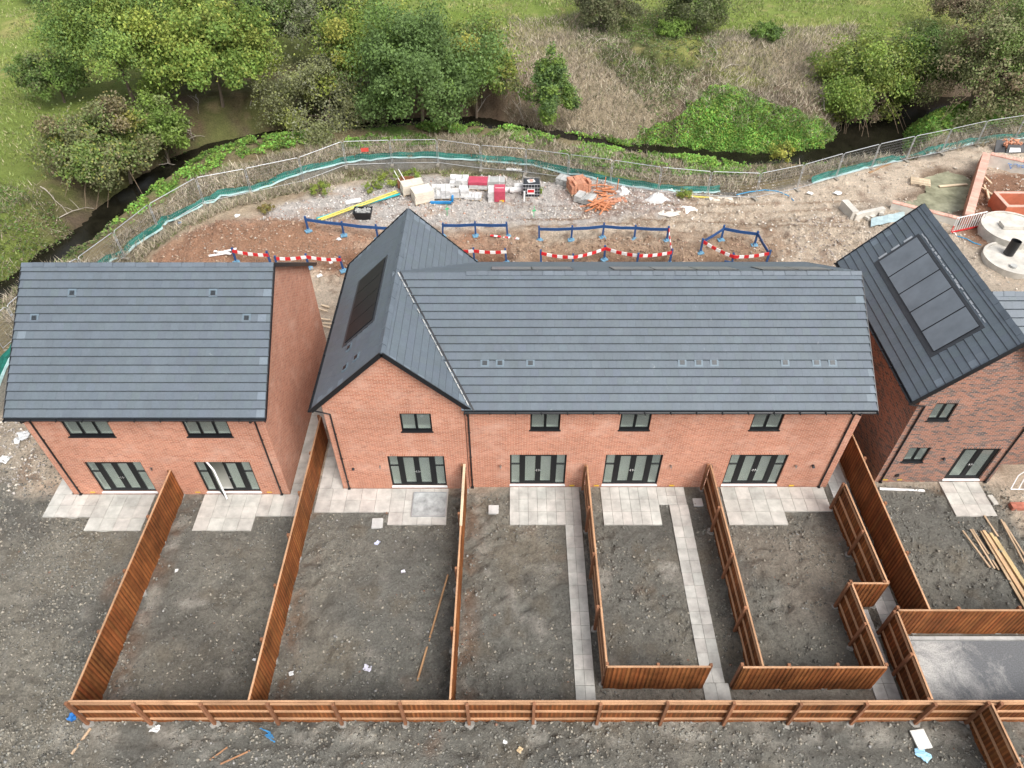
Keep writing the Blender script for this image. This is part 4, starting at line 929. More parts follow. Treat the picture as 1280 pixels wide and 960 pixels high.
# ================================================================ vegetation
def leaf_mat(name, trans=.25):
    m, nt, b = new_mat(name); a = N(nt, 'ShaderNodeAttribute', attribute_name='Col'); out = nt.nodes['Material Output']
    nt.links.new(a.outputs['Color'], b.inputs['Base Color']); b.inputs['Roughness'].default_value = .6; b.inputs['Specular IOR Level'].default_value = .3
    t = N(nt, 'ShaderNodeBsdfTranslucent'); nt.links.new(a.outputs['Color'], t.inputs[0]); mx = N(nt, 'ShaderNodeMixShader'); mx.inputs[0].default_value = trans
    nt.links.new(b.outputs[0], mx.inputs[1]); nt.links.new(t.outputs[0], mx.inputs[2]); nt.links.new(mx.outputs[0], out.inputs[0]); return m
LEAF = leaf_mat('leaf'); GRASSM = leaf_mat('grass_blade', .15)
BARK = M_('bark', (.16, .125, .09), .9, .3, 5, bmp=.5); PALEBARK = M_('dead_wood', (.42, .37, .31), .85, .25, 5, bmp=.3)
STONEM = M_('loose_stone', (1, 1, 1), .9, .15, 6, bmp=.3)
def leaves(c, size, nrm=None, r=None, cols=None, wts=None, flat=0.0, bright=None, asp=.62):
    """rhombic leaf faces centred at c (n,3)"""
    n = len(c); d = r.standard_normal((n, 3)); 
    if nrm is not None: d = d*(1-flat)+nrm*flat*1.6
    d /= np.linalg.norm(d, axis=1)[:, None]+1e-9
    t = r.standard_normal((n, 3)); t -= (t*d).sum(1)[:, None]*d; t /= np.linalg.norm(t, axis=1)[:, None]+1e-9; b = np.cross(d, t)
    s = size*(.6+.8*r.random(n))[:, None]
    V = np.stack([c-t*s, c-b*s*asp+t*s*.1, c+t*s, c+b*s*asp+t*s*.1], 1).reshape(-1, 3)
    k = r.choice(len(cols), n, p=wts); Cc = np.array(cols)[k]*(.72+.56*r.random(n))[:, None]
    if bright is not None: Cc = Cc*bright[:, None]
    return V, Cc
def tree(name, label, x, y, rx, rz, zc, cols, wts, seed, n=14000, size=.13, lobes=34, trunks=1, droop=0, ry=None, gap=.0, cat='tree', group='trees and bushes along the far bank', bare=0, conical=0):
    r = np.random.default_rng(seed); ry = ry or rx*.9; zb = hz(x, y); rx *= .95; ry *= .95; size *= .74; n = int(n*1.4); lobes = int(lobes*1.7)
    t = thing(name, label, cat, (x, y, zb), group)
    # clump centres in an uneven crown, each a small ball of leaves; nearer the outside they are denser
    u = r.standard_normal((lobes*3, 3)); u /= np.linalg.norm(u, axis=1)[:, None]; u = u[u[:, 2] > -.55][:lobes]; L = len(u)
    rad = (.50+.42*r.random(L)); wob = 1+.22*r.standard_normal(L)
    c = u*rad[:, None]*wob[:, None]*np.array([rx, ry, rz]); cz = c[:, 2]
    if conical: c[:, :2] *= np.clip(1.1-.45*(cz/rz+.4), .25, 1.3)[:, None]
    cr = (.14+.15*r.random(L))*(rx*.55+rz*.45)
    w = cr**2*(.55+.9*r.random(L)); k = r.choice(L, n, p=w/w.sum())
    d = r.standard_normal((n, 3)); d /= np.linalg.norm(d, axis=1)[:, None]; rr = 1-np.abs(r.standard_normal(n))*.30; sp = (r.random(n) < .16); rr = np.where(sp, 1+.38*r.random(n), rr)
    P = c[k]+d*(cr[k]*rr)[:, None]*np.array([1, 1, .78])
    # twiggy sprays beyond the outline
    ns = 130; su = r.standard_normal((ns, 3)); su[:, 2] = np.abs(su[:, 2])*.8-.15; su /= np.linalg.norm(su, axis=1)[:, None]; m = n//6; kk = r.integers(0, ns, m); tt = .70+.50*r.random(m)**1.3
    S = su[kk]*tt[:, None]*np.array([rx, ry, rz])*1.02+r.standard_normal((m, 3))*.09*rx*.5; 
    if conical: S[:, :2] *= np.clip(1.1-.45*(S[:, 2]/rz+.4), .2, 1.3)[:, None]
    P = np.concatenate([P, S]); kk2 = np.concatenate([k, r.integers(0, L, m)])
    P[:, 2] -= droop*np.clip(np.hypot(P[:, 0]/rx, P[:, 1]/ry)-.5, 0, 1)**1.5*rz
    P[:, 2] = np.maximum(P[:, 2]+zc, .08+.25*r.random(len(P)))
    lobcol = (.74+.52*r.random(L))[kk2]; 
    lobk = np.array([r.choice(len(cols), p=wts) for _ in range(L)])[kk2]; nrm = P-np.array([0, 0, zc*.6]); nrm /= np.linalg.norm(nrm, axis=1)[:, None]
    V, Cc = leaves(P, size, nrm, r, cols, wts, .45, lobcol)
    base = np.array(cols)[lobk]*(.8+.4*r.random(len(P)))[:, None]*lobcol[:, None]; Cc = Cc*.4+base*.6
    F4 = np.arange(len(V)).reshape(-1, 4); fast_mesh('crown', V, F4, Cc, LEAF, parent=t)
    tk = MB()
    for q in range(trunks):
        a = q*2.4+r.random(); off = (0 if trunks == 1 else .35*rx)*r.random(); bx, by = off*math.cos(a), off*math.sin(a); tr = .05+.022*rx
        top = Vector((bx*1.8+.2*r.standard_normal(), by*1.8, zc*.9)); pts = [Vector((bx, by, -.3)), Vector((bx, by, 0)).lerp(top, .4)+Vector((.1*r.standard_normal(), .1, 0)), top]
        tk.tube([p+Vector((x, y, zb)) for p in pts], tr, 7, r1=tr*.5)
        for j in range(9 if trunks == 1 else 4):
            ci = c[r.integers(0, L)]; s_ = pts[1].lerp(top, r.random()); e = Vector((ci[0], ci[1], max(ci[2]+zc, .5))); mid = s_.lerp(e, .5)+Vector((0, 0, .15*rx*r.random()))
            tk.tube([p+Vector((x, y, zb)) for p in (s_, mid, e)], tr*.42, 5, r1=tr*.1)
    for j in range(bare):                       # leafless stems hanging out below the crown
        a = r.random()*6.283; s_ = Vector((x+.45*rx*math.cos(a), y+.45*ry*math.sin(a)-.2*ry, zb+zc*.7)); e = Vector((x+.95*rx*math.cos(a), y-abs(.95*ry*math.sin(a))-.2*ry, zb+.1+.5*r.random()))
        tk.tube([s_, s_.lerp(e, .5)+Vector((0, 0, .25)), e], .028, 5, (1.5, 1.4, 1.3), r1=.012)
    tk.build('trunk', BARK, t); return t
g1, g2, g3, g4 = (.14, .225, .045), (.205, .295, .058), (.10, .165, .048), (.29, .33, .07)
ol, ol2, ye, br, br2, gy_ = (.165, .18, .08), (.23, .235, .11), (.40, .37, .08), (.27, .20, .13), (.21, .16, .11), (.23, .235, .165)
def tpx(u, v, zc): p = at(u, v, zc); return p[0], p[1]
TREES = [
 ('hawthorn_bush', 'olive and yellow hawthorn by the bend of the stream, lowest at the left', 108, 158, 4.1, 2.9, 2.9, (ol, ol2, ye, br, g1), (.36, .26, .12, .05, .21), dict(n=22000, trunks=3, bare=8, cat='bush', droop=.2)),
 ('small_tree', 'small bright green tree behind the olive hawthorn', 182, 122, 2.6, 2.4, 3.2, (g1, g2, ol), (.4, .4, .2), dict(n=9000)),
 ('willow_tree', 'pale feathery green tree rising above the left hawthorn', 140, 55, 5.0, 4.8, 5.0, ((.14, .225, .065), g2, g4), (.45, .35, .2), dict(n=26000, lobes=44, size=.12)),
 ('willow_tree', 'feathery green tree at the top edge between the pale tree and the bright maple', 200, 18, 4.2, 4.2, 5.0, (g1, g2, ol), (.4, .35, .25), dict(n=15000)),
 ('sallow_bush', 'grey-green bush filling the gap behind the dull olive willow', 400, 32, 4.4, 3.4, 3.6, (ol, gy_, g1), (.4, .3, .3), dict(n=14000, cat='bush')),
 ('elder_bush', 'low leafy bush in front of the feathery left tree', 70, 105, 3.0, 2.0, 1.9, (g1, ol, g3), (.5, .3, .2), dict(n=8000, cat='bush')),
 ('maple_tree', 'large bright green tree with big leaves, third from the left', 258, 62, 5.3, 4.3, 4.4, (g2, g1, g4, ye), (.42, .3, .22, .06), dict(n=26000, size=.16, lobes=40)),
 ('dark_tree', 'dark green tree partly hidden behind the large bright trees at the top', 325, 15, 4.2, 3.6, 4.6, (g3, ol, g1), (.5, .3, .2), dict(n=12000)),
 ('sallow_bush', 'dull olive willow bush with drooping grey twigs', 388, 88, 4.7, 3.9, 3.7, (ol, ol2, gy_, g4), (.4, .25, .2, .15), dict(n=22000, size=.115, droop=.35, trunks=3, bare=6, cat='bush')),
 ('ash_tree', 'bright yellow-green tree touching the top edge, left of the dark round tree', 462, 38, 4.4, 4.6, 5.2, (g2, g4, ye, g1), (.4, .3, .1, .2), dict(n=20000, size=.15)),
 ('alder_tree', 'big dark green round tree standing close above the stream', 522, 88, 5.4, 4.4, 4.3, ((.115, .185, .055), (.14, .215, .07), g1), (.5, .3, .2), dict(n=28000, lobes=44, size=.14)),
 ('hazel_tree', 'green tree with yellow leaves right of the dark round tree', 592, 48, 4.0, 4.2, 4.6, (g1, g4, ye, ol), (.35, .3, .1, .25), dict(n=18000)),
 ('young_tree', 'lone slim young tree on the straw slope', 690, 88, 1.9, 3.3, 3.4, ((.11, .18, .07), g1, g2), (.4, .3, .3), dict(n=9500, size=.12, conical=1, lobes=26)),
 ('thorn_bush', 'dark round thorn bush at the top, left of the bramble slope', 755, 12, 3.7, 2.6, 2.5, (ol, (.10, .11, .055), br2), (.5, .35, .15), dict(n=15000, size=.11, droop=.3, cat='bush', bare=5)),
 ('thorn_bush', 'dark olive thorn bush at the top, right of the bramble slope', 873, 18, 3.4, 2.5, 2.4, (ol, (.10, .115, .055), g1), (.45, .35, .2), dict(n=13000, size=.11, cat='bush')),
 ('field_maple', 'wide bright green tree with brown twigs below, above the pool', 1098, 58, 4.8, 3.9, 3.6, (g2, g4, ol, g1), (.35, .3, .15, .2), dict(n=24000, trunks=3, bare=10, droop=.3)),
 ('reddish_bush', 'brown-leaved bush hanging over the bank left of the pool', 1080, 92, 2.7, 1.7, 1.7, (br, br2, ol), (.4, .3, .3), dict(n=9000, size=.10, droop=.3, bare=8, cat='bush')),
 ('dark_tree', 'dark green tree between the bright tree and the brown one at the right', 1160, 45, 3.2, 3.0, 3.4, (g1, g3, ol), (.4, .4, .2), dict(n=13000)),
 ('brown_bush', 'brownish bush at the top edge on the right', 1200, 18, 2.9, 2.4, 2.6, (br, ol, br2), (.35, .35, .3), dict(n=9000, size=.11, cat='bush')),
 ('hawthorn_bush', 'large olive brown hawthorn at the right edge above the stream', 1248, 82, 5.3, 3.9, 3.5, (ol, ol2, br, g1), (.4, .25, .2, .15), dict(n=26000, droop=.3, trunks=3, bare=10, cat='bush', lobes=44)),
 ('hawthorn_bush', 'olive hawthorn cut off by the top right corner', 1300, 30, 4.5, 3.4, 3.4, (ol, g1, br), (.5, .3, .2), dict(n=10000, cat='bush')),
 ('low_bush', 'low grey-brown bush alone in the field at the top left', 52, 4, 1.9, 1.0, .9, (br2, gy_, ol), (.5, .3, .2), dict(n=4000, size=.11, cat='bush')),
 ('nettle_bush', 'small yellow-green shrub in front of the green bank near the pool', 977, 193, .95, .9, .8, (g4, g2, ye), (.5, .35, .15), dict(n=1800, size=.09, cat='bush', lobes=12)),
 ('bramble_bush', 'low green bramble on the straw slope near the trees at the right', 955, 58, 1.7, .8, .7, (g1, g3), (.6, .4), dict(n=3000, size=.1, cat='bush', lobes=16)),
 ('bramble_bush', 'green bramble under the thorn bush at the top centre', 842, 52, 1.7, .9, .8, (g1, g2), (.6, .4), dict(n=3000, size=.1, cat='bush', lobes=16)),
]
for i, (nm, lab, u, v, rx, rz, zc, cols, wts, kw) in enumerate(TREES):
    x, y = tpx(u, v, zc); tree(nm, lab, x, y, rx, rz, zc, cols, wts, 300+i, **kw)
# weeds on the building site
for i, (u, v, r_, lab) in enumerate([(402, 243, .9, 'lush weed clump at the left end of the rubble, lower of two'), (487, 230, 1.0, 'tall green weed clump beside the rusty crate'), (466, 238, .7, 'green weed clump left of the tall one by the crate'), (333, 266, .55, 'straw-coloured grass tuft at the head of the red soil'), (855, 248, .55, 'weed clump right of the orange pipes'), (516, 224, .7, 'weeds behind the rusty crate'), (670, 244, .45, 'small weed at the foot of the black cage tank')]):
    p = g(u, v); c_ = ((.30, .22, .08), (.2, .2, .06)) if 'straw' in lab else (g2, g4)
    tree('weed_clump', lab, p[0], p[1], r_, r_*.6, r_*.45, c_, (.6, .4), 500+i, n=1100, size=.06, lobes=9, cat='weeds', group='weed clumps on the building site')

# ---- ground cover: leafy stuff, grass tufts
def inreg(px_poly, n, r, z=0):
    q = np.array([at(u, v, z)[:2] for u, v in px_poly]); lo, hi = q.min(0), q.max(0); out = np.zeros((0, 2))
    while len(out) < n:
        p = lo+(hi-lo)*r.random((n*2, 2)); k = inpoly(p[:, 0]+.6*fbm(p[:, 0], p[:, 1], 1.3, 3, 9), p[:, 1]+.6*fbm(p[:, 0], p[:, 1], 1.3, 3, 19), q); out = np.concatenate([out, p[k]])
    return out[:n]
def cover(name, regs, size, hmax, cols, wts, seed, clump=1.1, thr=-.2, zr=0):
    r = np.random.default_rng(seed); A = []
    for poly, n in regs:
        p = inreg(poly, n, r, zr); dd, _ = dpoly(p[:, 0], p[:, 1], RIVS); k = (fbm(p[:, 0], p[:, 1], clump, 3, seed) > thr) & (dd > water_half(p[:, 0])-.25); A.append(p[k])
    p = np.concatenate(A); hmp = (.35+.65*np.clip(fbm(p[:, 0], p[:, 1], .8, 3, seed+1)+.5, 0, 1)); z = hgt(p[:, 0], p[:, 1])+hmax*hmp*(.35+.65*r.random(len(p)))
    P = np.stack([p[:, 0], p[:, 1], z], 1); br_ = .62+.72*np.clip(fbm(p[:, 0], p[:, 1], 1.1, 4, seed+2)*1.5+.5, 0, 1)
    V, Cc = leaves(P, size, np.array([[0, 0, 1.]]), r, cols, wts, .5, br_); o = fast_mesh(name, V, np.arange(len(V)).reshape(-1, 4), Cc, LEAF); return tag(o, kind='stuff')
o = cover('nettles', [([(758, 162), (800, 156), (850, 150), (874, 138), (905, 128), (930, 136), (955, 150), (1000, 154), (1040, 148), (1066, 150), (1060, 180), (1000, 200), (950, 203), (850, 195), (780, 184)], 46000), ([(640, 150), (760, 158), (860, 160), (860, 182), (760, 173), (640, 164)], 8000), ([(1092, 175), (1140, 137), (1200, 132), (1265, 148), (1235, 162), (1110, 180)], 11000)], .075, .34, (g2, (.17, .38, .07), g1, g4), (.35, .35, .2, .1), 41, thr=-.6, zr=-.9)
tag(o, 'bright green nettles and docks covering the bank beside the pool', 'nettles')
o = cover('bank_weeds', [([(225, 222), (260, 196), (350, 175), (420, 172), (420, 184), (300, 212), (235, 240)], 7000), ([(500, 158), (640, 172), (800, 190), (900, 205), (900, 216), (800, 210), (640, 190), (520, 176)], 16000), ([(430, 186), (470, 182), (545, 186), (545, 195), (430, 198)], 6000), ([(690, 203), (770, 196), (920, 215), (960, 212), (950, 232), (830, 232), (740, 222)], 15000), ([(1000, 200), (1100, 180), (1230, 150), (1290, 145), (1290, 165), (1180, 182), (1060, 207), (1000, 222)], 13000), ([(140, 290), (200, 240), (235, 225), (215, 260), (150, 310)], 2200), ([(0, 345), (25, 335), (30, 370), (0, 390)], 1500)], .085, .4, (g2, g1, (.18, .40, .07)), (.4, .3, .3), 47, thr=-.15, zr=-.7)
tag(o, 'green weeds strung along the near bank of the stream under the mesh fence', 'weeds')
o = cover('brambles', [([(735, 40), (830, 20), (905, 60), (885, 110), (830, 145), (760, 100), (715, 70)], 16000), ([(440, 130), (640, 130), (660, 165), (560, 158), (430, 166)], 2500), ([(880, 160), (1050, 150), (1040, 200), (940, 205)], 2500), ([(-20, 230), (40, 240), (150, 285), (190, 235), (215, 200), (150, 290), (60, 350), (-40, 400)], 9000), ([(180, 150), (330, 150), (300, 180), (200, 215)], 2000)], .075, .34, (ol, g3, g1, br2), (.4, .25, .2, .15), 53, thr=-.3)
tag(o, 'low dull brambles and weeds spread over the banks', 'brambles')
def blades(name, regs, hgt_, wd, cols, wts, seed, lean=.5, thr=-9, clump=1.5):
    r = np.random.default_rng(seed); A = []
    for poly, n in regs:
        p = inreg(poly, n, r); k = fbm(p[:, 0], p[:, 1], clump, 3, seed) > thr; A.append(p[k])
    p = np.concatenate(A); dd, _ = dpoly(p[:, 0], p[:, 1], RIVS); p = p[dd > water_half(p[:, 0])+.1]; z = hgt(p[:, 0], p[:, 1]); n = len(p); h = hgt_*(.5+.8*r.random(n)); a = r.random(n)*6.283; la = r.random(n)*6.283; lb = lean*h*r.random(n)
    dx, dy = np.cos(a)*wd, np.sin(a)*wd; B = np.stack([p[:, 0], p[:, 1], z-.02], 1)
    V = np.stack([B+np.stack([dx, dy, 0*dx], 1), B-np.stack([dx, dy, 0*dx], 1), B+np.stack([np.cos(la)*lb, np.sin(la)*lb, h], 1)], 1).reshape(-1, 3)
    k = r.choice(len(cols), n, p=wts); Cc = np.array(cols)[k]*(.7+.6*r.random(n))[:, None]*(.8+.4*np.clip(fbm(p[:, 0], p[:, 1], 2.5, 3, seed+3)+.5, 0, 1))[:, None]
    return tag(fast_mesh(name, V, np.arange(len(V)).reshape(-1, 3), Cc, GRASSM, nper=3), kind='stuff')
st1, st2, st3 = (.55, .48, .37), (.44, .37, .28), (.32, .27, .19)
o = blades('dry_grass', [([(610, 75), (640, 35), (740, 30), (800, 95), (870, 110), (850, 175), (740, 165), (640, 140)], 17000), ([(870, 100), (880, 55), (1000, 45), (1065, 40), (1080, 95), (1060, 130), (960, 115), (925, 92)], 15000), ([(150, 300), (245, 225), (420, 178), (640, 172), (900, 213), (1010, 208), (1280, 150), (1280, 170), (1060, 212), (900, 236), (700, 212), (560, 192), (430, 198), (250, 248), (120, 330)], 30000), ([(0, 380), (60, 330), (110, 330), (20, 440)], 3000), ([(-20, 240), (50, 230), (110, 285), (60, 345), (-40, 390)], 1300), ([(850, 112), (905, 88), (965, 108), (965, 140), (905, 126), (860, 148)], 3500), ([(100, 330), (180, 300), (260, 256), (430, 210), (430, 222), (300, 262), (200, 300), (150, 345)], 7000), ([(880, 150), (1040, 150), (1060, 130), (1050, 110), (960, 120)], 2500)], .42, .028, (st1, st2, st3, ol, (.14, .12, .09)), (.24, .24, .2, .17, .15), 61, lean=1.6)
tag(o, 'dry straw-coloured grass on the slopes and along the mesh fence', 'dry grass')
gc1, gc2, gc3 = (.19, .25, .07), (.26, .30, .10), (.36, .33, .18)
o = blades('field_grass', [([(-160, 330), (-160, -30), (300, -30), (200, 60), (60, 110), (40, 200), (20, 330)], 34000), ([(560, -30), (1320, -30), (1320, 30), (1080, 45), (960, 55), (860, 45), (640, 40), (600, 60)], 34000), ([(280, -30), (600, -30), (560, 40), (330, 40)], 6000)], .24, .05, (gc1, gc2, gc3), (.45, .35, .2), 67, lean=1.2, thr=-.25, clump=2.2)
tag(o, 'rough green meadow grass beyond the trees', 'grass')
o = blades('ditch_grass', [([(60, 420), (140, 335), (240, 266), (330, 232), (440, 208), (600, 204), (700, 218), (650, 222), (450, 222), (340, 250), (200, 305), (90, 470)], 12000)], .2, .025, (ol, gc1, st3, st2), (.35, .2, .25, .2), 71, lean=1.5, thr=-.1)
tag(o, 'thin olive grass in the ditch behind the green silt fence', 'grass')

# ---- pale broken branches on the banks
def branch(u0, v0, u1, v1, lab, r_=.035, seed=0, kids=2):
    rr = np.random.default_rng(int(u0*3+v0)); a, b = Vector(g(u0, v0)), Vector(g(u1, v1)); a.z = hz(a.x, a.y)+.1; b.z = hz(b.x, b.y)+.12
    if (b-a).length > 7: b = a+(b-a)*.6
    m = MB(); pts = [a.lerp(b, t)+Vector((.08*rr.standard_normal(), .08*rr.standard_normal(), .25*math.sin(t*3.1)+.05)) for t in np.linspace(0, 1, 6)]; m.tube(pts, r_, 6, r1=r_*.4)
    for k in range(kids):
        s_ = pts[2+k]; e = s_+Vector((rr.standard_normal()*.6, rr.standard_normal()*.6, .35+.3*rr.random())); m.tube([s_, s_.lerp(e, .5)+Vector((0, 0, .08)), e], r_*.5, 5, r1=r_*.2)
    return tag(m.build('dead_branch', PALEBARK), lab, 'branch', 'pale dead branches on the stream banks')
for a in [(54, 236, 87, 270, 'forked pale branch in the grass at the far left of the bank'), (75, 276, 118, 262, 'pale log lying under the left hawthorn'), (190, 165, 187, 205, 'upright pale stem beside the small bright tree'), (200, 208, 228, 212, 'bent branch lying across the stream at the left'), (228, 160, 246, 178, 'branch right of the small bright tree'), (232, 182, 258, 174, 'branch lying flat above the stream at the left'),
          (315, 132, 331, 98, 'leftmost stem of the crossed pair below the bright maple'), (318, 104, 330, 128, 'rightmost stem of the crossed pair below the bright maple'), (246, 120, 250, 146, 'short stem below the bright maple'), (370, 178, 402, 158, 'branch reaching over the water left of centre'), (430, 150, 438, 138, 'short pale twig below the dull olive bush'),
          (578, 140, 592, 112, 'pale stem below the dark round tree'), (595, 148, 612, 122, 'slanting stem right of the dark round tree'), (646, 112, 652, 140, 'upright pale stem on the brown bank'), (650, 112, 672, 152, 'long pale branch sloping to the water right of the brown bank'), (665, 140, 690, 158, 'pale branch dipping into the stream at the centre'), (655, 152, 640, 128, 'thin dead branch left of the long sloping one'),
          (894, 76, 896, 40, 'white upright stem below the right thorn bush'), (885, 60, 896, 72, 'white side branch below the right thorn bush'), (920, 104, 931, 96, 'short white stick in the nettles'), (1045, 122, 1044, 98, 'white upright stem left of the brown-leaved bush'), (1065, 126, 1078, 100, 'white stem under the brown-leaved bush, left one'), (1058, 122, 1066, 104, 'short white stem under the brown-leaved bush'), (1100, 118, 1115, 96, 'white stem under the brown-leaved bush, right one'), (1035, 118, 1048, 128, 'dead branch beside the nettles at the pool'), (1030, 140, 1024, 118, 'grey twig standing in the nettles'), (905, 88, 925, 85, 'short dead log at the top of the nettle patch'), (760, 52, 738, 60, 'dead branch on the straw slope')]:
    branch(*a)

# ---- stones and clods
def rubble(name, regs, smin, smax, seed, lab, cat, thr=-9, keep=None):
    r = np.random.default_rng(seed); A = []; Cs = []
    for poly, n, cols, wt in regs:
        p = inreg(poly, n, r) if len(poly) > 2 else np.stack([poly[0][0]+(poly[1][0]-poly[0][0])*r.random(n), poly[0][1]+(poly[1][1]-poly[0][1])*r.random(n)], 1)
        k = (fbm(p[:, 0], p[:, 1], 1.8, 3, seed)+.35*r.standard_normal(len(p)) > thr)
        for x0, x1, y0, y1 in HARD: k &= ~((p[:, 0] > x0-.05) & (p[:, 0] < x1+.05) & (p[:, 1] > y0-.05) & (p[:, 1] < y1+.05))
        p = p[k]; A.append(p); Cs.append(np.array(cols)[r.choice(len(cols), len(p), p=wt)]*(.75+.5*r.random(len(p)))[:, None])
    p = np.concatenate(A); Cs = np.concatenate(Cs); n = len(p); s = smin+(smax-smin)*r.random(n)**3.2; z = hgt(p[:, 0], p[:, 1])+s*.15
    base = np.array([[1, 0, 0], [0, 1, 0], [-1, 0, 0], [0, -1, 0], [0, 0, .8], [0, 0, -.8], [.55, .55, .5]]); F = np.array([[0, 6, 4], [6, 1, 4], [1, 2, 4], [2, 3, 4], [3, 0, 4], [0, 1, 6], [1, 0, 5], [2, 1, 5], [3, 2, 5], [0, 3, 5]])
    Vn = base[None]*(.65+.7*r.random((n, 7, 1)))+.12*r.standard_normal((n, 7, 3)); a = r.random(n)*6.283; ca, sa = np.cos(a)[:, None], np.sin(a)[:, None]
    X = Vn[..., 0]*ca-Vn[..., 1]*sa; Y = Vn[..., 0]*sa+Vn[..., 1]*ca; V = np.stack([X, Y, Vn[..., 2]], -1)*s[:, None, None]+np.stack([p[:, 0], p[:, 1], z], 1)[:, None]
    o = fast_mesh(name, V.reshape(-1, 3), (F[None]+7*np.arange(n)[:, None, None]).reshape(-1, 3), np.repeat(Cs, len(F), 0), STONEM, nper=3); return tag(o, lab, cat, kind='stuff')
mc, ml, mp, mr = tuple(MUD*1.0), tuple(MUDL*.95), (.25, .245, .23), (.22, .13, .09)
rubble('clods', [([(-25, 5), (24, 20)], 70000, (mc, ml, tuple(MUD*.65), mp, mr), (.5, .28, .18, .03, .01)), ([(-25, 7), (-14.9, 22)], 26000, (mc, ml, tuple(MUD*.7)), (.4, .4, .2)), ([(-25, 5), (22, 9.7)], 12000, (mc, ml, mp), (.5, .42, .08))], .014, .07, 81, 'grey clods of earth and small stones all over the gardens', 'clods', thr=-.25)
rubble('site_rubble', [([(330, 262), (480, 225), (640, 214), (780, 226), (860, 240), (850, 262), (560, 282), (330, 285)], 7000, ((.50, .46, .42), (.40, .37, .34), (.44, .28, .21), (.68, .66, .62)), (.45, .38, .10, .07)), ([(150, 345), (250, 285), (480, 282), (660, 300), (970, 300), (975, 345)], 9000, ((.30, .20, .14), (.38, .27, .19), (.45, .38, .31)), (.5, .42, .08)), ([(560, 270), (1280, 190), (1400, 300), (1280, 420), (970, 345), (960, 290)], 6500, ((.54, .47, .39), (.48, .41, .33), (.66, .61, .54)), (.55, .35, .1)), ([(990, 272), (1060, 272), (1075, 325), (990, 320)], 500, ((.34, .29, .25), (.48, .43, .38)), (.7, .3)), ([(0, 520), (30, 520), (60, 600), (0, 620)], 500, ((.5, .45, .38), (.36, .33, .3)), (.5, .5))], .022, .105, 83, 'broken stone and brick rubble strewn over the building site', 'rubble')
# ================================================================ site fencing
# mesh fence panels along the stream
HER = [(-20, 402, 2), (8, 383, 2), (45, 353, 2), (95, 319, 2), (139, 285, 2), (183, 248.6, 2), (243.5, 220, 2), (304, 205, 2), (371, 188, 2), (427, 173.5, 2), (486, 169.5, 2), (545, 169, 2), (600, 172.5, 2), (657.5, 177, 2), (712, 186, 2), (766, 199.5, 2), (827, 210.5, 2), (890, 213.7, 2), (952, 215.6, 2), (1006, 204, 2), (1055, 192, 2), (1100, 181, 2), (1145, 169.5, 2), (1190, 161, 2), (1235, 150, 2), (1285, 141, 2), (1335, 132, 2)]
pts = [at(u, v, 1.95) for u, v, _ in HER]
MESHW = M_('fence_mesh_wire', (.36, .36, .35), .5, .2, metal=.4, bmp=0)
hp0 = None
mesh_cache = {}
def heras(a, b, lab):
    L = math.hypot(b[0]-a[0], b[1]-a[1]); za = hz(a[0], a[1])-.03; zb = hz(b[0], b[1])-.03; za = max(za, -.6); zb = max(zb, -.6)
    t = thing('mesh_fence_panel', lab, 'fence', (a[0], a[1], za), 'mesh fence panels along the stream'); d = Vector((b[0]-a[0], b[1]-a[1], 0)).normalized(); A = Vector((a[0], a[1], za))+d*.05; B = Vector((b[0], b[1], zb))-d*.05; Z = Vector((0, 0, 1))
    f = MB()
    f.tube([A, A+Z*1.92, A+Z*2+d*.08, B+Z*2-d*.08, B+Z*1.92, B], .023, 6); f.tube([A+Z*.18, B+Z*.18], .017, 6)
    f.build('frame', GALV, t); w = MB()
    for i in range(1, 26):
        p = A.lerp(B, i/26); q = p+Z*.2; e = p+Z*1.98; w.tube([q, e], .0035, 3, caps=False)
    for k in range(1, 8): w.tube([A+Z*(.2+k*.225), B+Z*(.2+k*.225)], .0035, 3, caps=False)
    w.build('wire_mesh', MESHW, t)
    MB().rbox((a[0], a[1], za-.02), (.62, .22, .13), math.atan2(d.y, d.x)+1.57, (.5, .48, .45)).build('foot_block', CONC, t)
    c = A+Z*1.35; MB().rbox((c.x-d.x*.05, c.y-d.y*.05, c.z), (.16, .07, .06), math.atan2(d.y, d.x)).build('clamp', GALV, t)
    return t
NL = ['beside the left hawthorn', 'at the left bend of the stream', 'under the bright maple', 'under the dull olive bush', 'under the dark round tree', 'below the brown bank', 'below the lone young tree', 'below the bramble slope', 'in front of the nettles', 'by the dark pool', 'towards the right edge']
for i in range(len(pts)-1):
    um = (HER[i][0]+HER[i+1][0])/2
    where = ('hidden partly by the pair of houses' if um < 60 else NL[0] if um < 170 else NL[1] if um < 250 else NL[2] if um < 320 else NL[3] if um < 440 else NL[4] if um < 580 else NL[5] if um < 650 else NL[6] if um < 730 else NL[7] if um < 860 else NL[8] if um < 1030 else NL[9] if um < 1130 else NL[10])
    heras(pts[i], pts[i+1], 'galvanised mesh fence panel %s, number %d from the left' % (where, i+1))
def on_mesh_plate(i, f, z, sx, sz, col, lab):
    a, b = Vector(pts[i]), Vector(pts[i+1]); p = a.lerp(b, f); ang = math.atan2(b.y-a.y, b.x-a.x); m = M_('sign_red', (.62, .08, .06), .5, .2, bmp=0)
    o = MB().rbox((p.x+.06*math.sin(ang), p.y-.06*math.cos(ang), hz(p.x, p.y)+z), (sx, .02, sz), ang).build('warning_sign', [m]); s = None
    return tag(o, lab, 'sign')
on_mesh_plate(9, .45, 1.2, .55, .3, RED, 'faded red sign hung on the mesh fence below the dull olive bush')
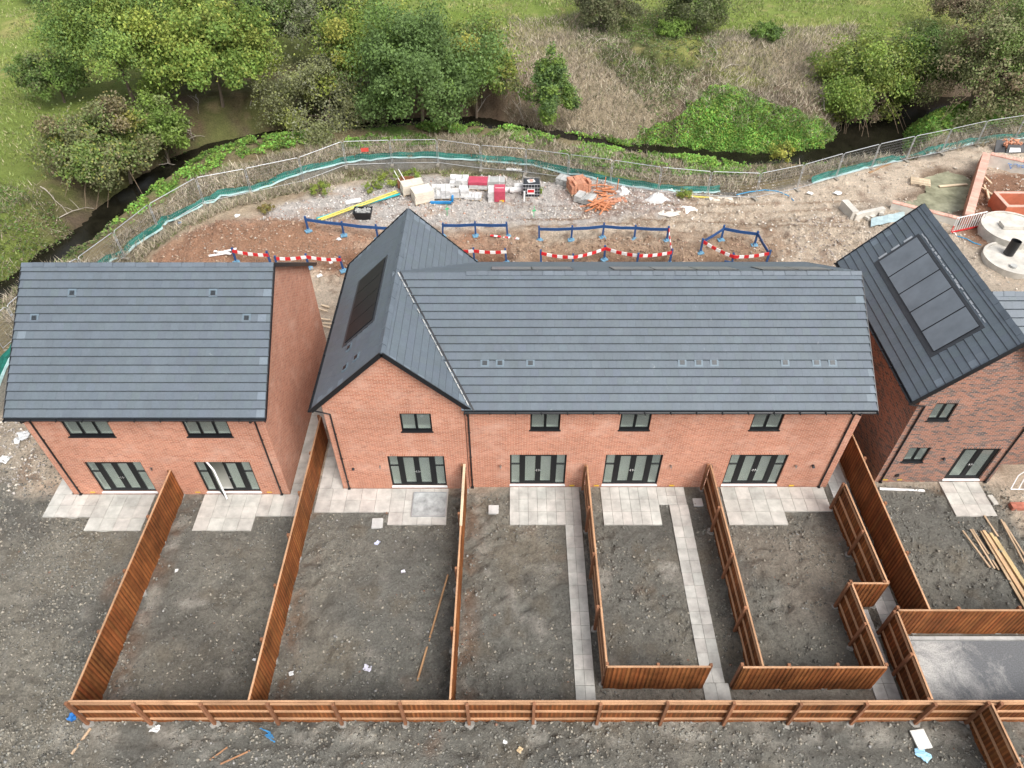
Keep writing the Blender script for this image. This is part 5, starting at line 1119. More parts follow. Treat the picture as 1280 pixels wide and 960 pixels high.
# green silt fence with a pale band along its top
sl = smooth_line([tuple(g(u, v)[:2]) for u, v in SILT_PX if -30 < u < 960], 1); sr = smooth_line([tuple(at(u, v, 0)[:2]) for u, v in SILT_PX if u > 1000], 1)
GR = M_('green_silt_fabric', (.010, .125, .095), .7, .3, 2); PB = M_('pale_teal_band', (.33, .48, .47), .5, .2, 2)
for line, lab in ((sl, 'long green silt fence with a pale band, left of the gap at the blue pipe'), (sr, 'shorter green silt fence with a pale band, running to the right edge')):
    t = thing('silt_fence', lab, 'silt fence', (*line[0], 0), 'green silt fences'); m = MB(); bd = MB(); rr = np.random.default_rng(len(line)); N_ = []
    line = [l for l in line]
    for (x0, y0), (x1, y1) in zip(line[:-1], line[1:]):
        L = math.hypot(x1-x0, y1-y0); k = max(1, int(L/.5))
        for j in range(k): N_.append((x0+(x1-x0)*j/k, y0+(y1-y0)*j/k))
    prof = []
    for i, (x, y) in enumerate(N_):
        q = N_[min(i+1, len(N_)-1)]; p_ = N_[max(i-1, 0)]; dx, dy = q[0]-p_[0], q[1]-p_[1]; L = math.hypot(dx, dy) or 1; nx_, ny_ = -dy/L, dx/L
        z = max(hz(x, y), -.3); hh = .36+.05*math.sin(i*.7)+.03*rr.standard_normal(); o_ = .05*rr.standard_normal()
        prof.append([Vector((x-nx_*.12, y-ny_*.12, z-.03)), Vector((x+nx_*(.03+o_), y+ny_*(.03+o_), z+hh*.5)), Vector((x+nx_*.12, y+ny_*.12, z+hh)), Vector((x+nx_*.20, y+ny_*.20, z+hh-.05)), Vector((x-nx_*.17, y-ny_*.17, z+.07+.03*rr.random())), Vector((x-nx_*(.22+.03*rr.random()), y-ny_*(.22), z+.02))])
    for a, b in zip(prof[:-1], prof[1:]):
        for k in range(3): m.face([a[k], b[k], b[k+1], a[k+1]], tuple([.75+.5*rr.random()]*3))
        c = .8+.3*rr.random(); bd.face([a[5], b[5], b[4], a[4]], (c, c, c)); bd.face([a[4], b[4], b[0]+Vector((0, 0, .13)), a[0]+Vector((0, 0, .13))], (c, c, c))
    m.build('fabric', GR, t); bd.build('pale_band', PB, t)
    for i in range(0, len(prof), 5):
        p = prof[i][2]; MB().beam((p.x, p.y, p.z-.9), (p.x, p.y, p.z+.12), .04, .04).build('stake', POST, t)

# trench barriers: blue posts on feet, blue boards and red-white boards
def barrier(lab, tops, boards, h=1.0):
    """tops: photo pixels of post tops (height h above the ground); boards: (i, j, kind)"""
    P = [at(u, v, h) for u, v in tops]; P = [np.array([p[0], p[1], 0]) for p in P]
    t = thing('trench_barrier', lab, 'barrier', (*P[0][:2], 0), 'barriers round the trenches'); Z = Vector((0, 0, 1)); zs = [max(hz(p[0], p[1]), -.25) for p in P]; rr = np.random.default_rng(len(P))
    for p, z in zip(P, zs):
        b = Vector((p[0], p[1], z)); ln = Vector((rr.standard_normal()*.04, rr.standard_normal()*.04, 0))
        o = MB().beam(b+Z*.05, b+ln+Z*(h+.1), .11, .11, (1, 1, 1)).build('post', BLUE, t)
        f = MB(); f.rbox((b.x, b.y, b.z-.02), (.42, .30, .09), rr.random()*.6); f.rbox((b.x, b.y, b.z+.07), (.18, .18, .12), .2); sub(o, f, 'foot', BLUEFOOT, t)
    for i, j, k in boards:
        a = Vector((*P[i][:2], zs[i]+h-.10)); b = Vector((*P[j][:2], zs[j]+h-.10)); s = -.06; a.y += s; b.y += s; sag = Vector((0, 0, -.04))
        if k == 'blue':
            m = MB(); mid = a.lerp(b, .5)+sag*(1 if (b-a).length > 1.8 else 0); m.beam(a, mid, .04, .2); m.beam(mid, b, .04, .2); m.build('blue_board', BLUE, t)
        else:
            m = MB(); n = max(3, int(round((b-a).length/.32)))
            for q in range(n):
                p0, p1 = a.lerp(b, q/n), a.lerp(b, (q+1)/n); p0 = p0+sag*math.sin(math.pi*q/n)*2; p1 = p1+sag*math.sin(math.pi*(q+1)/n)*2; m.beam(p0, p1, .04, .21, mi=q % 2)
            m.build('striped_board', [RED, WHITE], t)
    return t
barrier('blue barrier run behind the left trench, left of the gable roof', [(385, 286), (428, 284), (470, 281.5), (512, 280)], [(0, 1, 'blue'), (1, 2, 'blue'), (2, 3, 'blue')])
barrier('red and white barrier beside the gable end of the pair of houses', [(343, 322), (383, 320), (426, 321)], [(0, 1, 'rw'), (1, 2, 'rw')])
barrier('red and white barrier near the left trench edge, half hidden by the pair of houses', [(292, 317), (336, 320)], [(0, 1, 'rw')])
barrier('blue barrier run just right of the gable roof peak', [(552, 277.5), (594, 277), (634.5, 278)], [(0, 1, 'blue'), (1, 2, 'blue')])
barrier('red and white barrier over the trench right of the gable roof', [(565, 305.5), (592, 307), (633, 308)], [(0, 1, 'rw'), (1, 2, 'rw')])
barrier('long barrier enclosing the middle trench, blue behind and striped in front', [(674.6, 282.5), (715, 285), (754.5, 282), (795, 282), (836, 285), (677, 310), (717, 315), (757.5, 304), (798.5, 313), (840.5, 309)], [(0, 1, 'blue'), (1, 2, 'blue'), (2, 3, 'blue'), (3, 4, 'blue'), (5, 6, 'rw'), (6, 7, 'rw'), (7, 8, 'rw'), (8, 9, 'rw'), (4, 9, 'rw')])
barrier('five-sided barrier round the small right trench', [(878.3, 302.5), (904.5, 286), (947.5, 290.5), (962, 313.5), (919, 314.5)], [(0, 1, 'blue'), (1, 2, 'blue'), (2, 3, 'blue'), (0, 4, 'rw'), (4, 3, 'rw')])
def rest(u, v): p = g(u, v); return np.array([p[0], p[1], hz(p[0], p[1])])
a, b = rest(613, 297), rest(649, 300); m = MB(); n = 8
for q in range(n): m.beam(Vector(a).lerp(Vector(b), q/n)+Vector((0, 0, .08)), Vector(a).lerp(Vector(b), (q+1)/n)+Vector((0, 0, .08)), .16, .03, mi=q % 2)
tag(m.build('fallen_board', [RED, WHITE]), 'red and white board fallen on the ground behind the trench', 'board', 'fallen barrier boards')
a, b = rest(905, 329), rest(925, 330); tag(MB().beam(a+[0, 0, .1], b+[0, 0, .1], .1, .1).build('fallen_post', BLUE), 'blue barrier post lying beside the small right trench', 'post')

# ================================================================ materials stored behind the terrace
def pallet(root, c, w, d, rz):
    m = MB(); ca, sa = math.cos(rz), math.sin(rz)
    def R(x, y, z): return (c[0]+x*ca-y*sa, c[1]+x*sa+y*ca, c[2]+z)
    for x in (-w/2+.05, 0, w/2-.05): m.beam(R(x, -d/2, .06), R(x, d/2, .06), .09, .09)
    for k in range(6):
        y = -d/2+.06+k*(d-.12)/5; m.beam(R(-w/2, y, .118), R(w/2, y, .118), .1, .022, tuple([.8+.3*random.random()]*3))
    return m.build('pallet', PALEWOOD, root)
def stack(name, label, cat, u, v, w, d, layers, lh, mat, rz=0, cols=1, rows=1, wrap=None, col=(1, 1, 1), strap=None, jit=.02, zb=.13, pal=True, group='packs of materials on the site'):
    p = rest(u, v); t = thing(name, label, cat, tuple(p), group); ca, sa = math.cos(rz), math.sin(rz)
    if pal: pallet(t, p, w, d, rz)
    m = MB()
    for L in range(layers):
        for i in range(cols):
            for j in range(rows):
                if L == layers-1 and layers > 1 and random.random() < .12: continue
                x, y = -w/2+w*(i+.5)/cols+random.uniform(-jit, jit), -d/2+d*(j+.5)/rows+random.uniform(-jit, jit); q = .85+.25*random.random()
                m.rbox((p[0]+x*ca-y*sa, p[1]+x*sa+y*ca, p[2]+zb+L*lh), (w/cols-.015, d/rows-.015, lh-.012), rz+random.uniform(-.02, .02), (col[0]*q, col[1]*q, col[2]*q))
    m.build('pack', mat, t)
    if wrap:
        wm_ = MB(); top = p[2]+zb+layers*lh; wm_.rbox((p[0], p[1], p[2]+zb+layers*lh*wrap[1]), (w+.05, d+.05, layers*lh*(1-wrap[1])+.02), rz); wm_.build('wrapping', wrap[0], t)
    if strap:
        s = MB()
        for x in (-w*.25, w*.25): s.rbox((p[0]+x*ca, p[1]+x*sa, p[2]+zb-.01), (.05, d+.04, layers*lh+.035), rz)
        s.build('strap', strap, t)
    return t
CREAM = M_('cream_block', (.66, .60, .50), .85, .15, 3); GREYB = M_('grey_block', (.42, .42, .40), .85, .2, 3); ORB = M_('orange_clay', (.50, .23, .14), .8, .2, 3)
BLW = M_('blue_wrap', (.02, .20, .45), .4, .25, 3); WHW = M_('white_wrap', (.64, .63, .61), .5, .3, 3, bmp=.5); REDW = M_('red_wrap', (.46, .07, .11), .4, .2, 4)
stack('slab_pallet', 'cream slabs on a pallet, the left and further of the two cream stacks', 'pallet of slabs', 516, 241, 1.5, .9, 3, .22, CREAM, .35, 2, 1)
stack('slab_pallet', 'cream slabs on a pallet, the nearer of the two cream stacks', 'pallet of slabs', 529, 251, 1.35, 1.05, 4, .2, CREAM, .4, 1, 1)
t = stack('block_pallet', 'pale blocks in torn blue wrapping beside the cream stacks', 'pallet of blocks', 552, 247, 1.3, .95, 3, .2, WHW, .04, 2, 2, strap=GREYB)
p = rest(552, 249); m = MB(); m.box(p[0]-.85, p[0]-.72, p[1]-.55, p[1]+.5, p[2]+.02, p[2]+.35); m.box(p[0]+.72, p[0]+.85, p[1]-.5, p[1]+.2, p[2]+.02, p[2]+.3); m.box(p[0]-.72, p[0]+.72, p[1]-.72, p[1]-.55, p[2]+.02, p[2]+.16); m.build('torn_wrap', BLW, t)
stack('bagged_pallet', 'white wrapped pallet, the further of two beside the blue wrapping', 'pallet of bags', 574, 233, 1.3, .9, 3, .2, WHW, -.05, 3, 2, jit=.04)
stack('bagged_pallet', 'white wrapped pallet, the nearer of two beside the blue wrapping', 'pallet of bags', 575, 246, 1.25, .85, 3, .16, WHW, .06, 2, 2, jit=.05)
stack('bagged_pallet', 'pallet of white bags with a red and yellow printed wrap', 'pallet of bags', 598, 235, 1.3, .85, 3, .17, WHW, -.05, 2, 2, wrap=(REDW, .65))
stack('board_pallet', 'pale pallet of white bars lying in front of the red and yellow bags', 'pallet of bars', 592, 248, 1.2, .75, 2, .1, WHW, -.1, 5, 1, jit=.03)
stack('board_pallet', 'grey boards on a pallet behind the red and white pack', 'pallet of boards', 618, 235, 1.5, .8, 3, .2, GREYB, 0, 1, 1, strap=WHW)
t = stack('red_white_pack', 'pack in bright red and white wrapping, largest of the row', 'pallet of boards', 616, 248, .65, .95, 4, .2, WHW, 0, 1, 1, group='packs of materials on the site')
p = rest(623, 248); MB().rbox((p[0]+.1, p[1], p[2]+.13), (.75, .98, .80), 0).build('red_wrapping', REDW, t); MB().rbox((p[0]+.1, p[1], p[2]+.935), (.6, .06, .01), 0).build('white_stripe', WHW, t); MB().rbox((p[0]+.25, p[1]-.5, p[2]+.14), (.3, .02, .14), 0).build('yellow_label', YEL, t)
for i, (u, v, l_, lab) in enumerate([(638, 238, .9, 'white roll lying left beside the black cage tank'), (646, 241, 1.0, 'white roll lying nearer the black cage tank'), (650, 236, .8, 'short white roll behind the other two rolls')]):
    p = rest(u, v); tag(MB().tube([(p[0]-l_/2, p[1], p[2]+.2), (p[0]+l_/2, p[1]+.06, p[2]+.2)], .2, 12).build('membrane_roll', WHW, smooth=False), lab, 'roll', 'white rolls by the cage tank')
# black tank in a wire cage
p = rest(664, 243); t = thing('caged_tank', 'black plastic tank in a wire cage with a white and red label', 'tank', tuple(p)); pallet(t, p, 1.2, 1.0, 0)
m = MB().box(p[0]-.56, p[0]+.56, p[1]-.46, p[1]+.46, p[2]+.15, p[2]+1.12); m.build('tank', M_('black_tank', (.03, .034, .04), .5, .2), t, bevel=.06)
m = MB(); xs = np.linspace(-.6, .6, 7); ys = np.linspace(-.5, .5, 6)
for z in (.16, .4, .64, .88, 1.14): m.tube([(p[0]+x, p[1]+y, p[2]+z) for x, y in ((-.6, -.5), (.6, -.5), (.6, .5), (-.6, .5), (-.6, -.5))], .014, 5)
for x in xs:
    for y in (-.5, .5): m.tube([(p[0]+x, p[1]+y, p[2]+.15), (p[0]+x, p[1]+y, p[2]+1.15)], .012, 5)
for y in ys:
    for x in (-.6, .6): m.tube([(p[0]+x, p[1]+y, p[2]+.15), (p[0]+x, p[1]+y, p[2]+1.15)], .012, 5)
m.build('wire_cage', GALV, t); m = MB().box(p[0]-.3, p[0]+.22, p[1]-.53, p[1]-.515, p[2]+.42, p[2]+.82); lb = m.build('label', WHITE, t); m = MB().box(p[0]-.26, p[0]+.18, p[1]-.538, p[1]-.532, p[2]+.55, p[2]+.76); sub(lb, m, 'red_print', RED, t)
m = MB(); m.tube([(p[0], p[1], p[2]+1.12), (p[0], p[1], p[2]+1.2)], .14, 14); m.build('lid', M_('pink_lid', (.60, .35, .28), .6, .2), t); MB().rbox((p[0]-.02, p[1]+.02, p[2]+1.125), (.5, .4, .02), .3).build('torn_cover', WHW, t)
p = rest(655, 251); tag(MB().tube([(p[0], p[1], p[2]), (p[0]+.02, p[1], p[2]+.75)], .06, 8).build('white_marker_post', WHITE), 'short white post in front of the caged tank', 'post')
for u, v, lab in ((559, 269, 'bright green marker stake behind the gable roof'), (667, 272, 'bright green marker stake left of the middle trench')):
    p = rest(u, v); m = MB().beam(p, p+[.03, 0, .85], .04, .04); m.beam(p+[-.1, -.03, .5], p+[.14, -.03, .55], .03, .1); tag(m.build('marker_stake', M_('green_paint', (.10, .50, .22), .6, .2)), lab, 'stake', 'green marker stakes')
# rusty crate with sticks
p = rest(508, 232); t = thing('rusty_crate', 'small rusty brown crate with two white sticks beside the weeds', 'crate', tuple(p)); c_ = M_('rusty_board', (.26, .11, .06), .8, .3)
m = MB(); x, y, z = p
for a in ((x-.55, x+.55, y-.4, y-.36), (x-.55, x+.55, y+.36, y+.4), (x-.55, x-.51, y-.36, y+.36), (x+.51, x+.55, y-.36, y+.36)): m.box(*a, z, z+.5)
m.box(x-.5, x+.5, y-.35, y+.35, z+.02, z+.3); m.build('crate_body', c_, t)
m = MB(); m.beam((x-.3, y-.2, z+.2), (x-.8, y+.3, z+1.0), .04, .04); m.beam((x+.1, y-.2, z+.2), (x-.5, y+.4, z+1.05), .04, .04); m.build('stick', WHITE, t)
# black tub of rubble
p = rest(455, 272); t = thing('rubble_tub', 'black plastic tub heaped with grey rubble', 'tub', tuple(p)); m = MB(); x, y, z = p; bt = [(x-.48, y-.34), (x+.48, y-.34), (x+.48, y+.34), (x-.48, y+.34)]; tp = [(x-.62, y-.44), (x+.62, y-.44), (x+.62, y+.44), (x-.62, y+.44)]
i0 = [(x-.56, y-.38), (x+.56, y-.38), (x+.56, y+.38), (x-.56, y+.38)]
for k in range(4):
    q = (k+1) % 4; m.face([(*bt[k], z), (*bt[q], z), (*tp[q], z+.55), (*tp[k], z+.55)]); m.face([(*tp[k], z+.55), (*tp[q], z+.55), (*i0[q], z+.55), (*i0[k], z+.55)]); m.face([(*i0[k], z+.55), (*i0[q], z+.55), (*bt[q], z+.1), (*bt[k], z+.1)])
m.build('tub', BLACK, t); m = MB(); rr = np.random.default_rng(3)
m.box(x-.5, x+.5, y-.34, y+.34, z+.1, z+.42, (.4, .4, .4))
for k in range(70): m.rbox((x+rr.uniform(-.48, .48), y+rr.uniform(-.3, .3), z+.38+.12*rr.random()), (.12, .1, .08), rr.random()*3, tuple([.5+.6*rr.random()]*3))
m.build('rubble_fill', GREYB, t)
# long pipes and boards on the ground
def pipe(u0, v0, u1, v1, r_, mat, lab, name='pipe', grp=None, z=0, n=8, arc=None):
    a, b = rest(u0, v0), rest(u1, v1); a[2] += r_+z; b[2] += r_+z
    P = [tuple(a), tuple(b)] if not arc else [tuple(rest(u, v)+[0, 0, r_+.02]) for u, v in arc]
    return tag(MB().tube(P, r_, n).build(name, mat), lab, 'pipe', grp)
YP = M_('yellow_pipe', (.60, .52, .12), .4, .1, bmp=0); TP = M_('teal_pipe', (.03, .38, .42), .4, .15, bmp=0); BP = M_('blue_pipe', (.03, .30, .55), .4, .15, bmp=0); OP = M_('orange_pipe', (.52, .21, .10), .45, .15, bmp=0)
pipe(398, 277, 496, 241, .055, YP, 'yellow pipe lying over the hardcore, the further of the yellow pair', grp='yellow pipes', z=.12); pipe(402, 278, 498, 243, .055, YP, 'yellow pipe lying over the hardcore, the nearer of the yellow pair', grp='yellow pipes', z=.12); pipe(396, 275, 500, 244, .075, TP, 'teal pipe lying beside the two yellow pipes', z=.05)
pipe(0, 0, 0, 0, .035, BP, 'thin blue water pipe curving over the site at the gap in the silt fence', name='water_pipe', arc=[(920, 246), (935, 241), (955, 238.5), (972, 239.5), (985, 244), (992, 251)])
pipe(0, 0, 0, 0, .03, BP, 'blue hose lying behind the corner house roof', name='water_pipe', arc=[(1196, 296), (1208, 300), (1216, 304), (1226, 307)])
pipe(0, 0, 0, 0, .05, BP, 'short blue hose by the concrete rings', name='water_pipe', arc=[(1238, 302), (1245, 301), (1252, 305), (1254, 310)])
p = rest(442, 253); tag(MB().rbox((p[0], p[1], p[2]+.04), (1.1, .5, .07), .35).build('pale_board', WHW), 'pale board lying on the hardcore above the black tub', 'board')
a, b = rest(845, 246), rest(886, 249); tag(MB().beam(a+[0, 0, .1], b+[0, 0, .1], .14, .05).build('yellow_board', M_('yellow_board', (.68, .55, .12), .6, .2)), 'yellow board lying in front of the silt fence', 'board')
a, b = rest(886, 250), rest(916, 250); tag(MB().beam(a+[0, 0, .07], b+[0, 0, .07], .55, .05).build('white_sheet_board', CREAM), 'pale sheet board lying at the end of the yellow board', 'board')
a, b = rest(633, 213), rest(652, 215); tag(MB().beam(a+[0, 0, .1], b+[0, 0, .1], .2, .06).build('white_board', WHITE), 'white board lying behind the caged tank near the silt fence', 'board')
a, b = rest(1086, 216), rest(1113, 205); tag(MB().beam(a+[0, 0, .06], b+[0, 0, .06], .14, .05, (.7, .6, .5)).build('timber_plank', NEWWOOD), 'brown plank lying on the tan ground near the silt fence', 'plank')
# heaps: lime, sand bags
def heap(u, v, rx, ry, h, mat, lab, name, cat, seed=1):
    p = rest(u, v); r = np.random.default_rng(seed); m = MB(); n, k = 14, 5; R = []
    for i in range(k+1):
        f = i/k; R.append([(p[0]+rx*(1-f)*(1+.18*r.standard_normal())*math.cos(6.283*j/n), p[1]+ry*(1-f)*(1+.18*r.standard_normal())*math.sin(6.283*j/n), p[2]-.05+h*(1-(1-f)**1.7)*(1+.08*r.standard_normal())) for j in range(n)])
    for i in range(k):
        for j in range(n): m.face([R[i][j], R[i][(j+1) % n], R[i+1][(j+1) % n], R[i+1][j]])
    return tag(m.build(name, mat), lab, cat)
LIME = M_('white_powder', (.78, .76, .72), .9, .15, 3, bmp=.4)
heap(821, 250, .75, .5, .6, WHW, 'white bulk bag slumped left of the yellow board', 'bulk_bag', 'bag', 3); heap(859, 259, .95, .55, .22, LIME, 'low white powder heap below the yellow board', 'powder_heap', 'heap', 4); heap(838, 266, .8, .5, .07, M_('spilt_powder', (.62, .57, .50), .9, .2), 'thin pale powder spill between the bag and the heap', 'powder_spill', 'heap', 5)
heap(778, 242, .5, .4, .55, WHW, 'white bag beside the orange clay bits', 'bulk_bag', 'bag', 6); heap(726, 246, .01, .01, .01, WHW, 'x', 'x', 'x') if False else None
# grey and orange packs, clay pipes
stack('kerb_pack', 'grey concrete pieces stacked behind the orange clay pack', 'pack of blocks', 709, 230, 1.5, .8, 3, .15, GREYB, -.5, 5, 1, pal=False, zb=.02)
stack('clay_pack', 'orange clay tiles stacked on edge', 'pack of tiles', 723, 239, 1.45, 1.15, 4, .2, ORB, .3, 7, 2, jit=.03)
stack('kerb_pack', 'grey concrete pieces in front of the orange clay pack', 'pack of blocks', 731, 252, 1.35, .9, 3, .15, GREYB, -.5, 5, 1, pal=False, zb=.02)
rr = np.random.default_rng(12)
for i in range(26):
    u, v = 748+rr.standard_normal()*6, 258+rr.standard_normal()*3.5; p = rest(u, v); a = rr.uniform(-1.2, 1.6); l_ = .5+.35*rr.random(); z = .06+.35*rr.random()*math.exp(-abs(u-748)/8)
    pos = ('left' if u < 745 else 'right' if u > 751 else 'middle'); hh = 'lying low' if z < .2 else 'near the top'
    tag(MB().tube([(p[0]-l_*math.cos(a), p[1]-l_*math.sin(a), p[2]+z), (p[0]+l_*math.cos(a), p[1]+l_*math.sin(a), p[2]+z+.1*rr.standard_normal())], .055, 8).build('clay_pipe', OP), 'short orange pipe in the tangled heap before the grey blocks', 'pipe', 'tangled orange pipe heap')
for i in range(14):
    u, v = 755+rr.standard_normal()*5, 243+rr.standard_normal()*3; p = rest(u, v); a = rr.uniform(-.4, .4); l_ = .45; z = .07+.1*(i % 4)
    tag(MB().tube([(p[0]-l_*math.cos(a), p[1]-l_*math.sin(a), p[2]+z), (p[0]+l_*math.cos(a), p[1]+l_*math.sin(a), p[2]+z)], .05, 8).build('clay_pipe', OP), 'orange pipe lying in the smaller pile behind the tangled heap', 'pipe', 'smaller orange pipe pile')
for u, v, lab in ((745, 238, 'left upright orange rod behind the pipe pile'), (755, 238, 'middle upright orange rod behind the pipe pile'), (771, 240, 'right upright orange rod near the silt fence')):
    p = rest(u, v); tag(MB().tube([p, p+[.04, .03, .95]], .04, 6).build('orange_rod', OP), lab, 'rod', 'upright orange rods')
stack('block_heap', 'loose orange and white blocks right of the pipe piles', 'pile of blocks', 769, 251, 1.4, .55, 1, .14, ORB, .1, 5, 2, pal=False, zb=.0, jit=.08)

# ================================================================ half-built footings at the right
PK = M_('pink_damp_course', (.62, .36, .28), .8, .2, 2); FB = M_('footing_brick', (.50, .21, .13), .85, .25, 4); BW = M_('block_wall', (.60, .58, .52), .85, .18, 2)
def footing(a, b, w, h, lab, mat=BW, top=PK, z0=-.6):
    a = np.array([*a, 0.]); b = np.array([*b, 0.]); t = thing('footing_wall', lab, 'wall', (a[0], a[1], z0), 'half-built footing walls')
    ln = np.linalg.norm(b-a); mw = MB(); mw.beam(a+[0, 0, (h+z0)/2], b+[0, 0, (h+z0)/2], w, h-z0); mw.build('wall', mat, t)
    m = MB(); n = max(2, int(ln/.23))
    for k in range(n): c = .85+.3*random.random(); m.beam(a+(b-a)*(k+.02)/n+[0, 0, h+.034], a+(b-a)*(k+.96)/n+[0, 0, h+.034], w+.02, .068, (c, c, c))
    m.build('top_course', top, t); return t
hF = .75
c1 = at(1234, 193, hF); c2 = at(1211, 270, hF); c3 = at(1290, 206, hF); c4 = at(1116, 252, hF-.25); c5 = at(1206, 273, hF-.25)
footing(c2[:2], c1[:2]+(0, .1), .5, hF, 'footing wall running away from the camera, orange on its near side, pink top', FB)
footing(c1[:2]+(.3, .05), at(1330, 213, hF)[:2], .42, hF, 'pale footing wall with blue paint marks, running to the right edge')
footing(c4[:2], c5[:2]-(.3, 0), .34, hF-.3, 'low footing wall between the pond and the corner house roof')
# blue spray marks on the right-hand wall: a scribble like the one in the photo
p0, p1 = np.array(c1), np.array(at(1330, 213, hF)); dd = (p1-p0); dd[2] = 0; dd /= np.linalg.norm(dd); nn = np.array([dd[1], -dd[0], 0]); m = MB()
base = np.array([p0[0], p0[1]+.05, 0])+nn*.222; sx = (np.dot(at(1262, 217, .2)-p0, dd))-.25
S_ = [[(0, .38), (.25, .34)], [(.12, .30), (.30, .02)], [(.30, .05), (.36, .42), (.52, .46), (.56, .30)], [(.56, .42), (.72, .40), (.72, .28), (.60, .28)], [(.78, .42), (.98, .44)], [(.82, .30), (1.02, .34)]]
for st_ in S_: m.tube([tuple(base+dd*(sx+q[0]*1.1)+np.array([0, 0, .12+q[1]])) for q in st_], .022, 4)
tag(m.build('paint_mark', M_('blue_spray', (.02, .20, .55), .6, .2)), 'blue sprayed scribble on the pale footing wall', 'graffiti')
# white L-shaped concrete pieces at the left of the footings
a, b, c_ = at(1056, 250, .55), at(1070, 265, .55), at(1106, 258, .45)
t = thing('concrete_upstand', 'white L-shaped concrete upstand left of the pond', 'wall', (b[0], b[1], 0)); MB().beam((a[0], a[1], .15), (b[0], b[1], .15), .45, .85).build('short_leg', CONC, t); MB().beam((b[0], b[1], .1), (c_[0], c_[1], .05), .3, .65).build('long_leg', CONC, t)
for i, (u, v, s_) in enumerate([(1077, 271, .5), (1090, 272, .35), (1100, 268, .5), (1083, 275, .3)]):
    p = rest(u, v); tag(MB().rbox((p[0], p[1], p[2]), (s_, s_*.6, .18), i*.7).build('broken_block', CONC), ['leftmost', 'third', 'rightmost', 'second and smallest'][i]+' white broken block along the foot of the L-shaped upstand', 'block', 'broken blocks')
a, b = rest(1085, 281), rest(1128, 270); sh = MB(); d_ = (b-a)/6
for k in range(6): sh.face([a+d_*k+[0, -.4, .1+.05*(k % 2)], a+d_*(k+1)+[0, -.4, .1+.05*((k+1) % 2)], a+d_*(k+1)+[.3, .45, .2+.05*((k+1) % 2)], a+d_*k+[.3, .45, .2+.05*(k % 2)]]); sh.face([a+d_*k+[.3, .45, .18+.05*(k % 2)], a+d_*(k+1)+[.3, .45, .18+.05*((k+1) % 2)], a+d_*(k+1)+[0, -.4, .08+.05*((k+1) % 2)], a+d_*k+[0, -.4, .08+.05*(k % 2)]])
tag(sh.build('metal_sheet', M_('pale_blue_steel', (.42, .53, .54), .4, .2, metal=.3)), 'pale blue metal sheet lying by the corner house roof', 'sheet')
# pallet and plank at the pond
p = rest(1149, 231); t = thing('empty_pallet', 'empty wooden pallet tilted at the pond edge', 'pallet', tuple(p)); pallet(t, (p[0], p[1], p[2]+.05), 1.3, 1.0, -.35)
a, b = at(1174, 233, -.28), at(1209, 230, -.28); tag(MB().beam(a, b, .22, .05).build('floating_plank', PALEWOOD), 'pale plank floating in the pond', 'plank')
for i, q in enumerate([(1230, 232, 1236, 255), (1226, 236, 1240, 247), (1229, 224, 1238, 232), (1232, 240, 1234, 254)]):
    a, b = rest(*q[:2]), rest(*q[2:]); tag(MB().beam(a+[0, 0, .08+.05*i], b+[0, 0, .08+.05*i], .12, .05).build('scrap_timber', PALEWOOD), ['longest', 'crossing', 'uppermost brown', 'short'][i]+' piece of scrap timber inside the footing walls', 'timber', 'scrap timber inside the footings')
# torn black crate with orange bricks
p = rest(1260, 188); t = thing('torn_bulk_bag', 'torn black bag spilling orange bricks at the right edge', 'bag', tuple(p)); x, y, z = p; m = MB()
for a in ([(x-1.3, y-.5, z), (x-.5, y-.6, z), (x-.3, y+.3, z+.55), (x-1.0, y+.4, z+.65)], [(x-.5, y-.6, z), (x+1.0, y-.5, z+.05), (x+.8, y-.2, z+.5), (x-.35, y-.25, z+.55)], [(x+.8, y-.5, z), (x+1.7, y+.05, z+.3), (x+1.5, y+.4, z+.35), (x+.7, y+.1, z+.5)]):
    m.face(a); m.face([tuple(np.array(q)+[0, .03, -.03]) for q in a[::-1]])
m.build('bag', BLACK, t); m = MB()
for k in range(70): m.rbox((x+rr.uniform(-.5, .9), y+rr.uniform(-.2, .6), z+.1+.5*rr.random()), (.215, .1, .07), rr.random()*3, tuple([.8+.5*rr.random()]*3))
m.build('bricks', ORB, t); MB().face([(x-.3, y-.6, z+.1), (x+.6, y-.58, z+.12), (x+.55, y-.4, z+.36), (x-.25, y-.42, z+.38)]).build('white_panel', WHW, t)
# orange trench box
p = at(1262, 250, .7); t = thing('trench_box', 'orange rectangular brick chamber between the footing wall and the rings', 'chamber', (p[0], p[1], 0)); m = MB(); OX = M_('red_oxide', (.50, .15, .08), .7, .2, 2)
x0, x1, y0, y1 = at(1258, 258, .9)[0], at(1320, 258, .9)[0], at(1262, 259, .9)[1], at(1262, 240, .9)[1]
for a in ((x0, x1, y0, y0+.22), (x0, x1, y1-.22, y1), (x0, x0+.22, y0+.22, y1-.22), (x1-.22, x1, y0+.22, y1-.22)): m.box(*a, -.4, .9)
m.build('chamber_wall', OX, t); m = MB()
for a in ((x0-.01, x1, y0-.01, y0+.23), (x0-.01, x1, y1-.23, y1), (x0-.01, x0+.23, y0+.23, y1-.23), (x1-.23, x1, y0+.23, y1-.23)): m.box(*a, .902, .94)
m.build('rim', PK, t); m = MB(); m.tube([(x0+.1, (y0+y1)/2-.2, .55), (x1-.1, (y0+y1)/2-.25, .55)], .06, 8); m.build('prop', GALV, t)
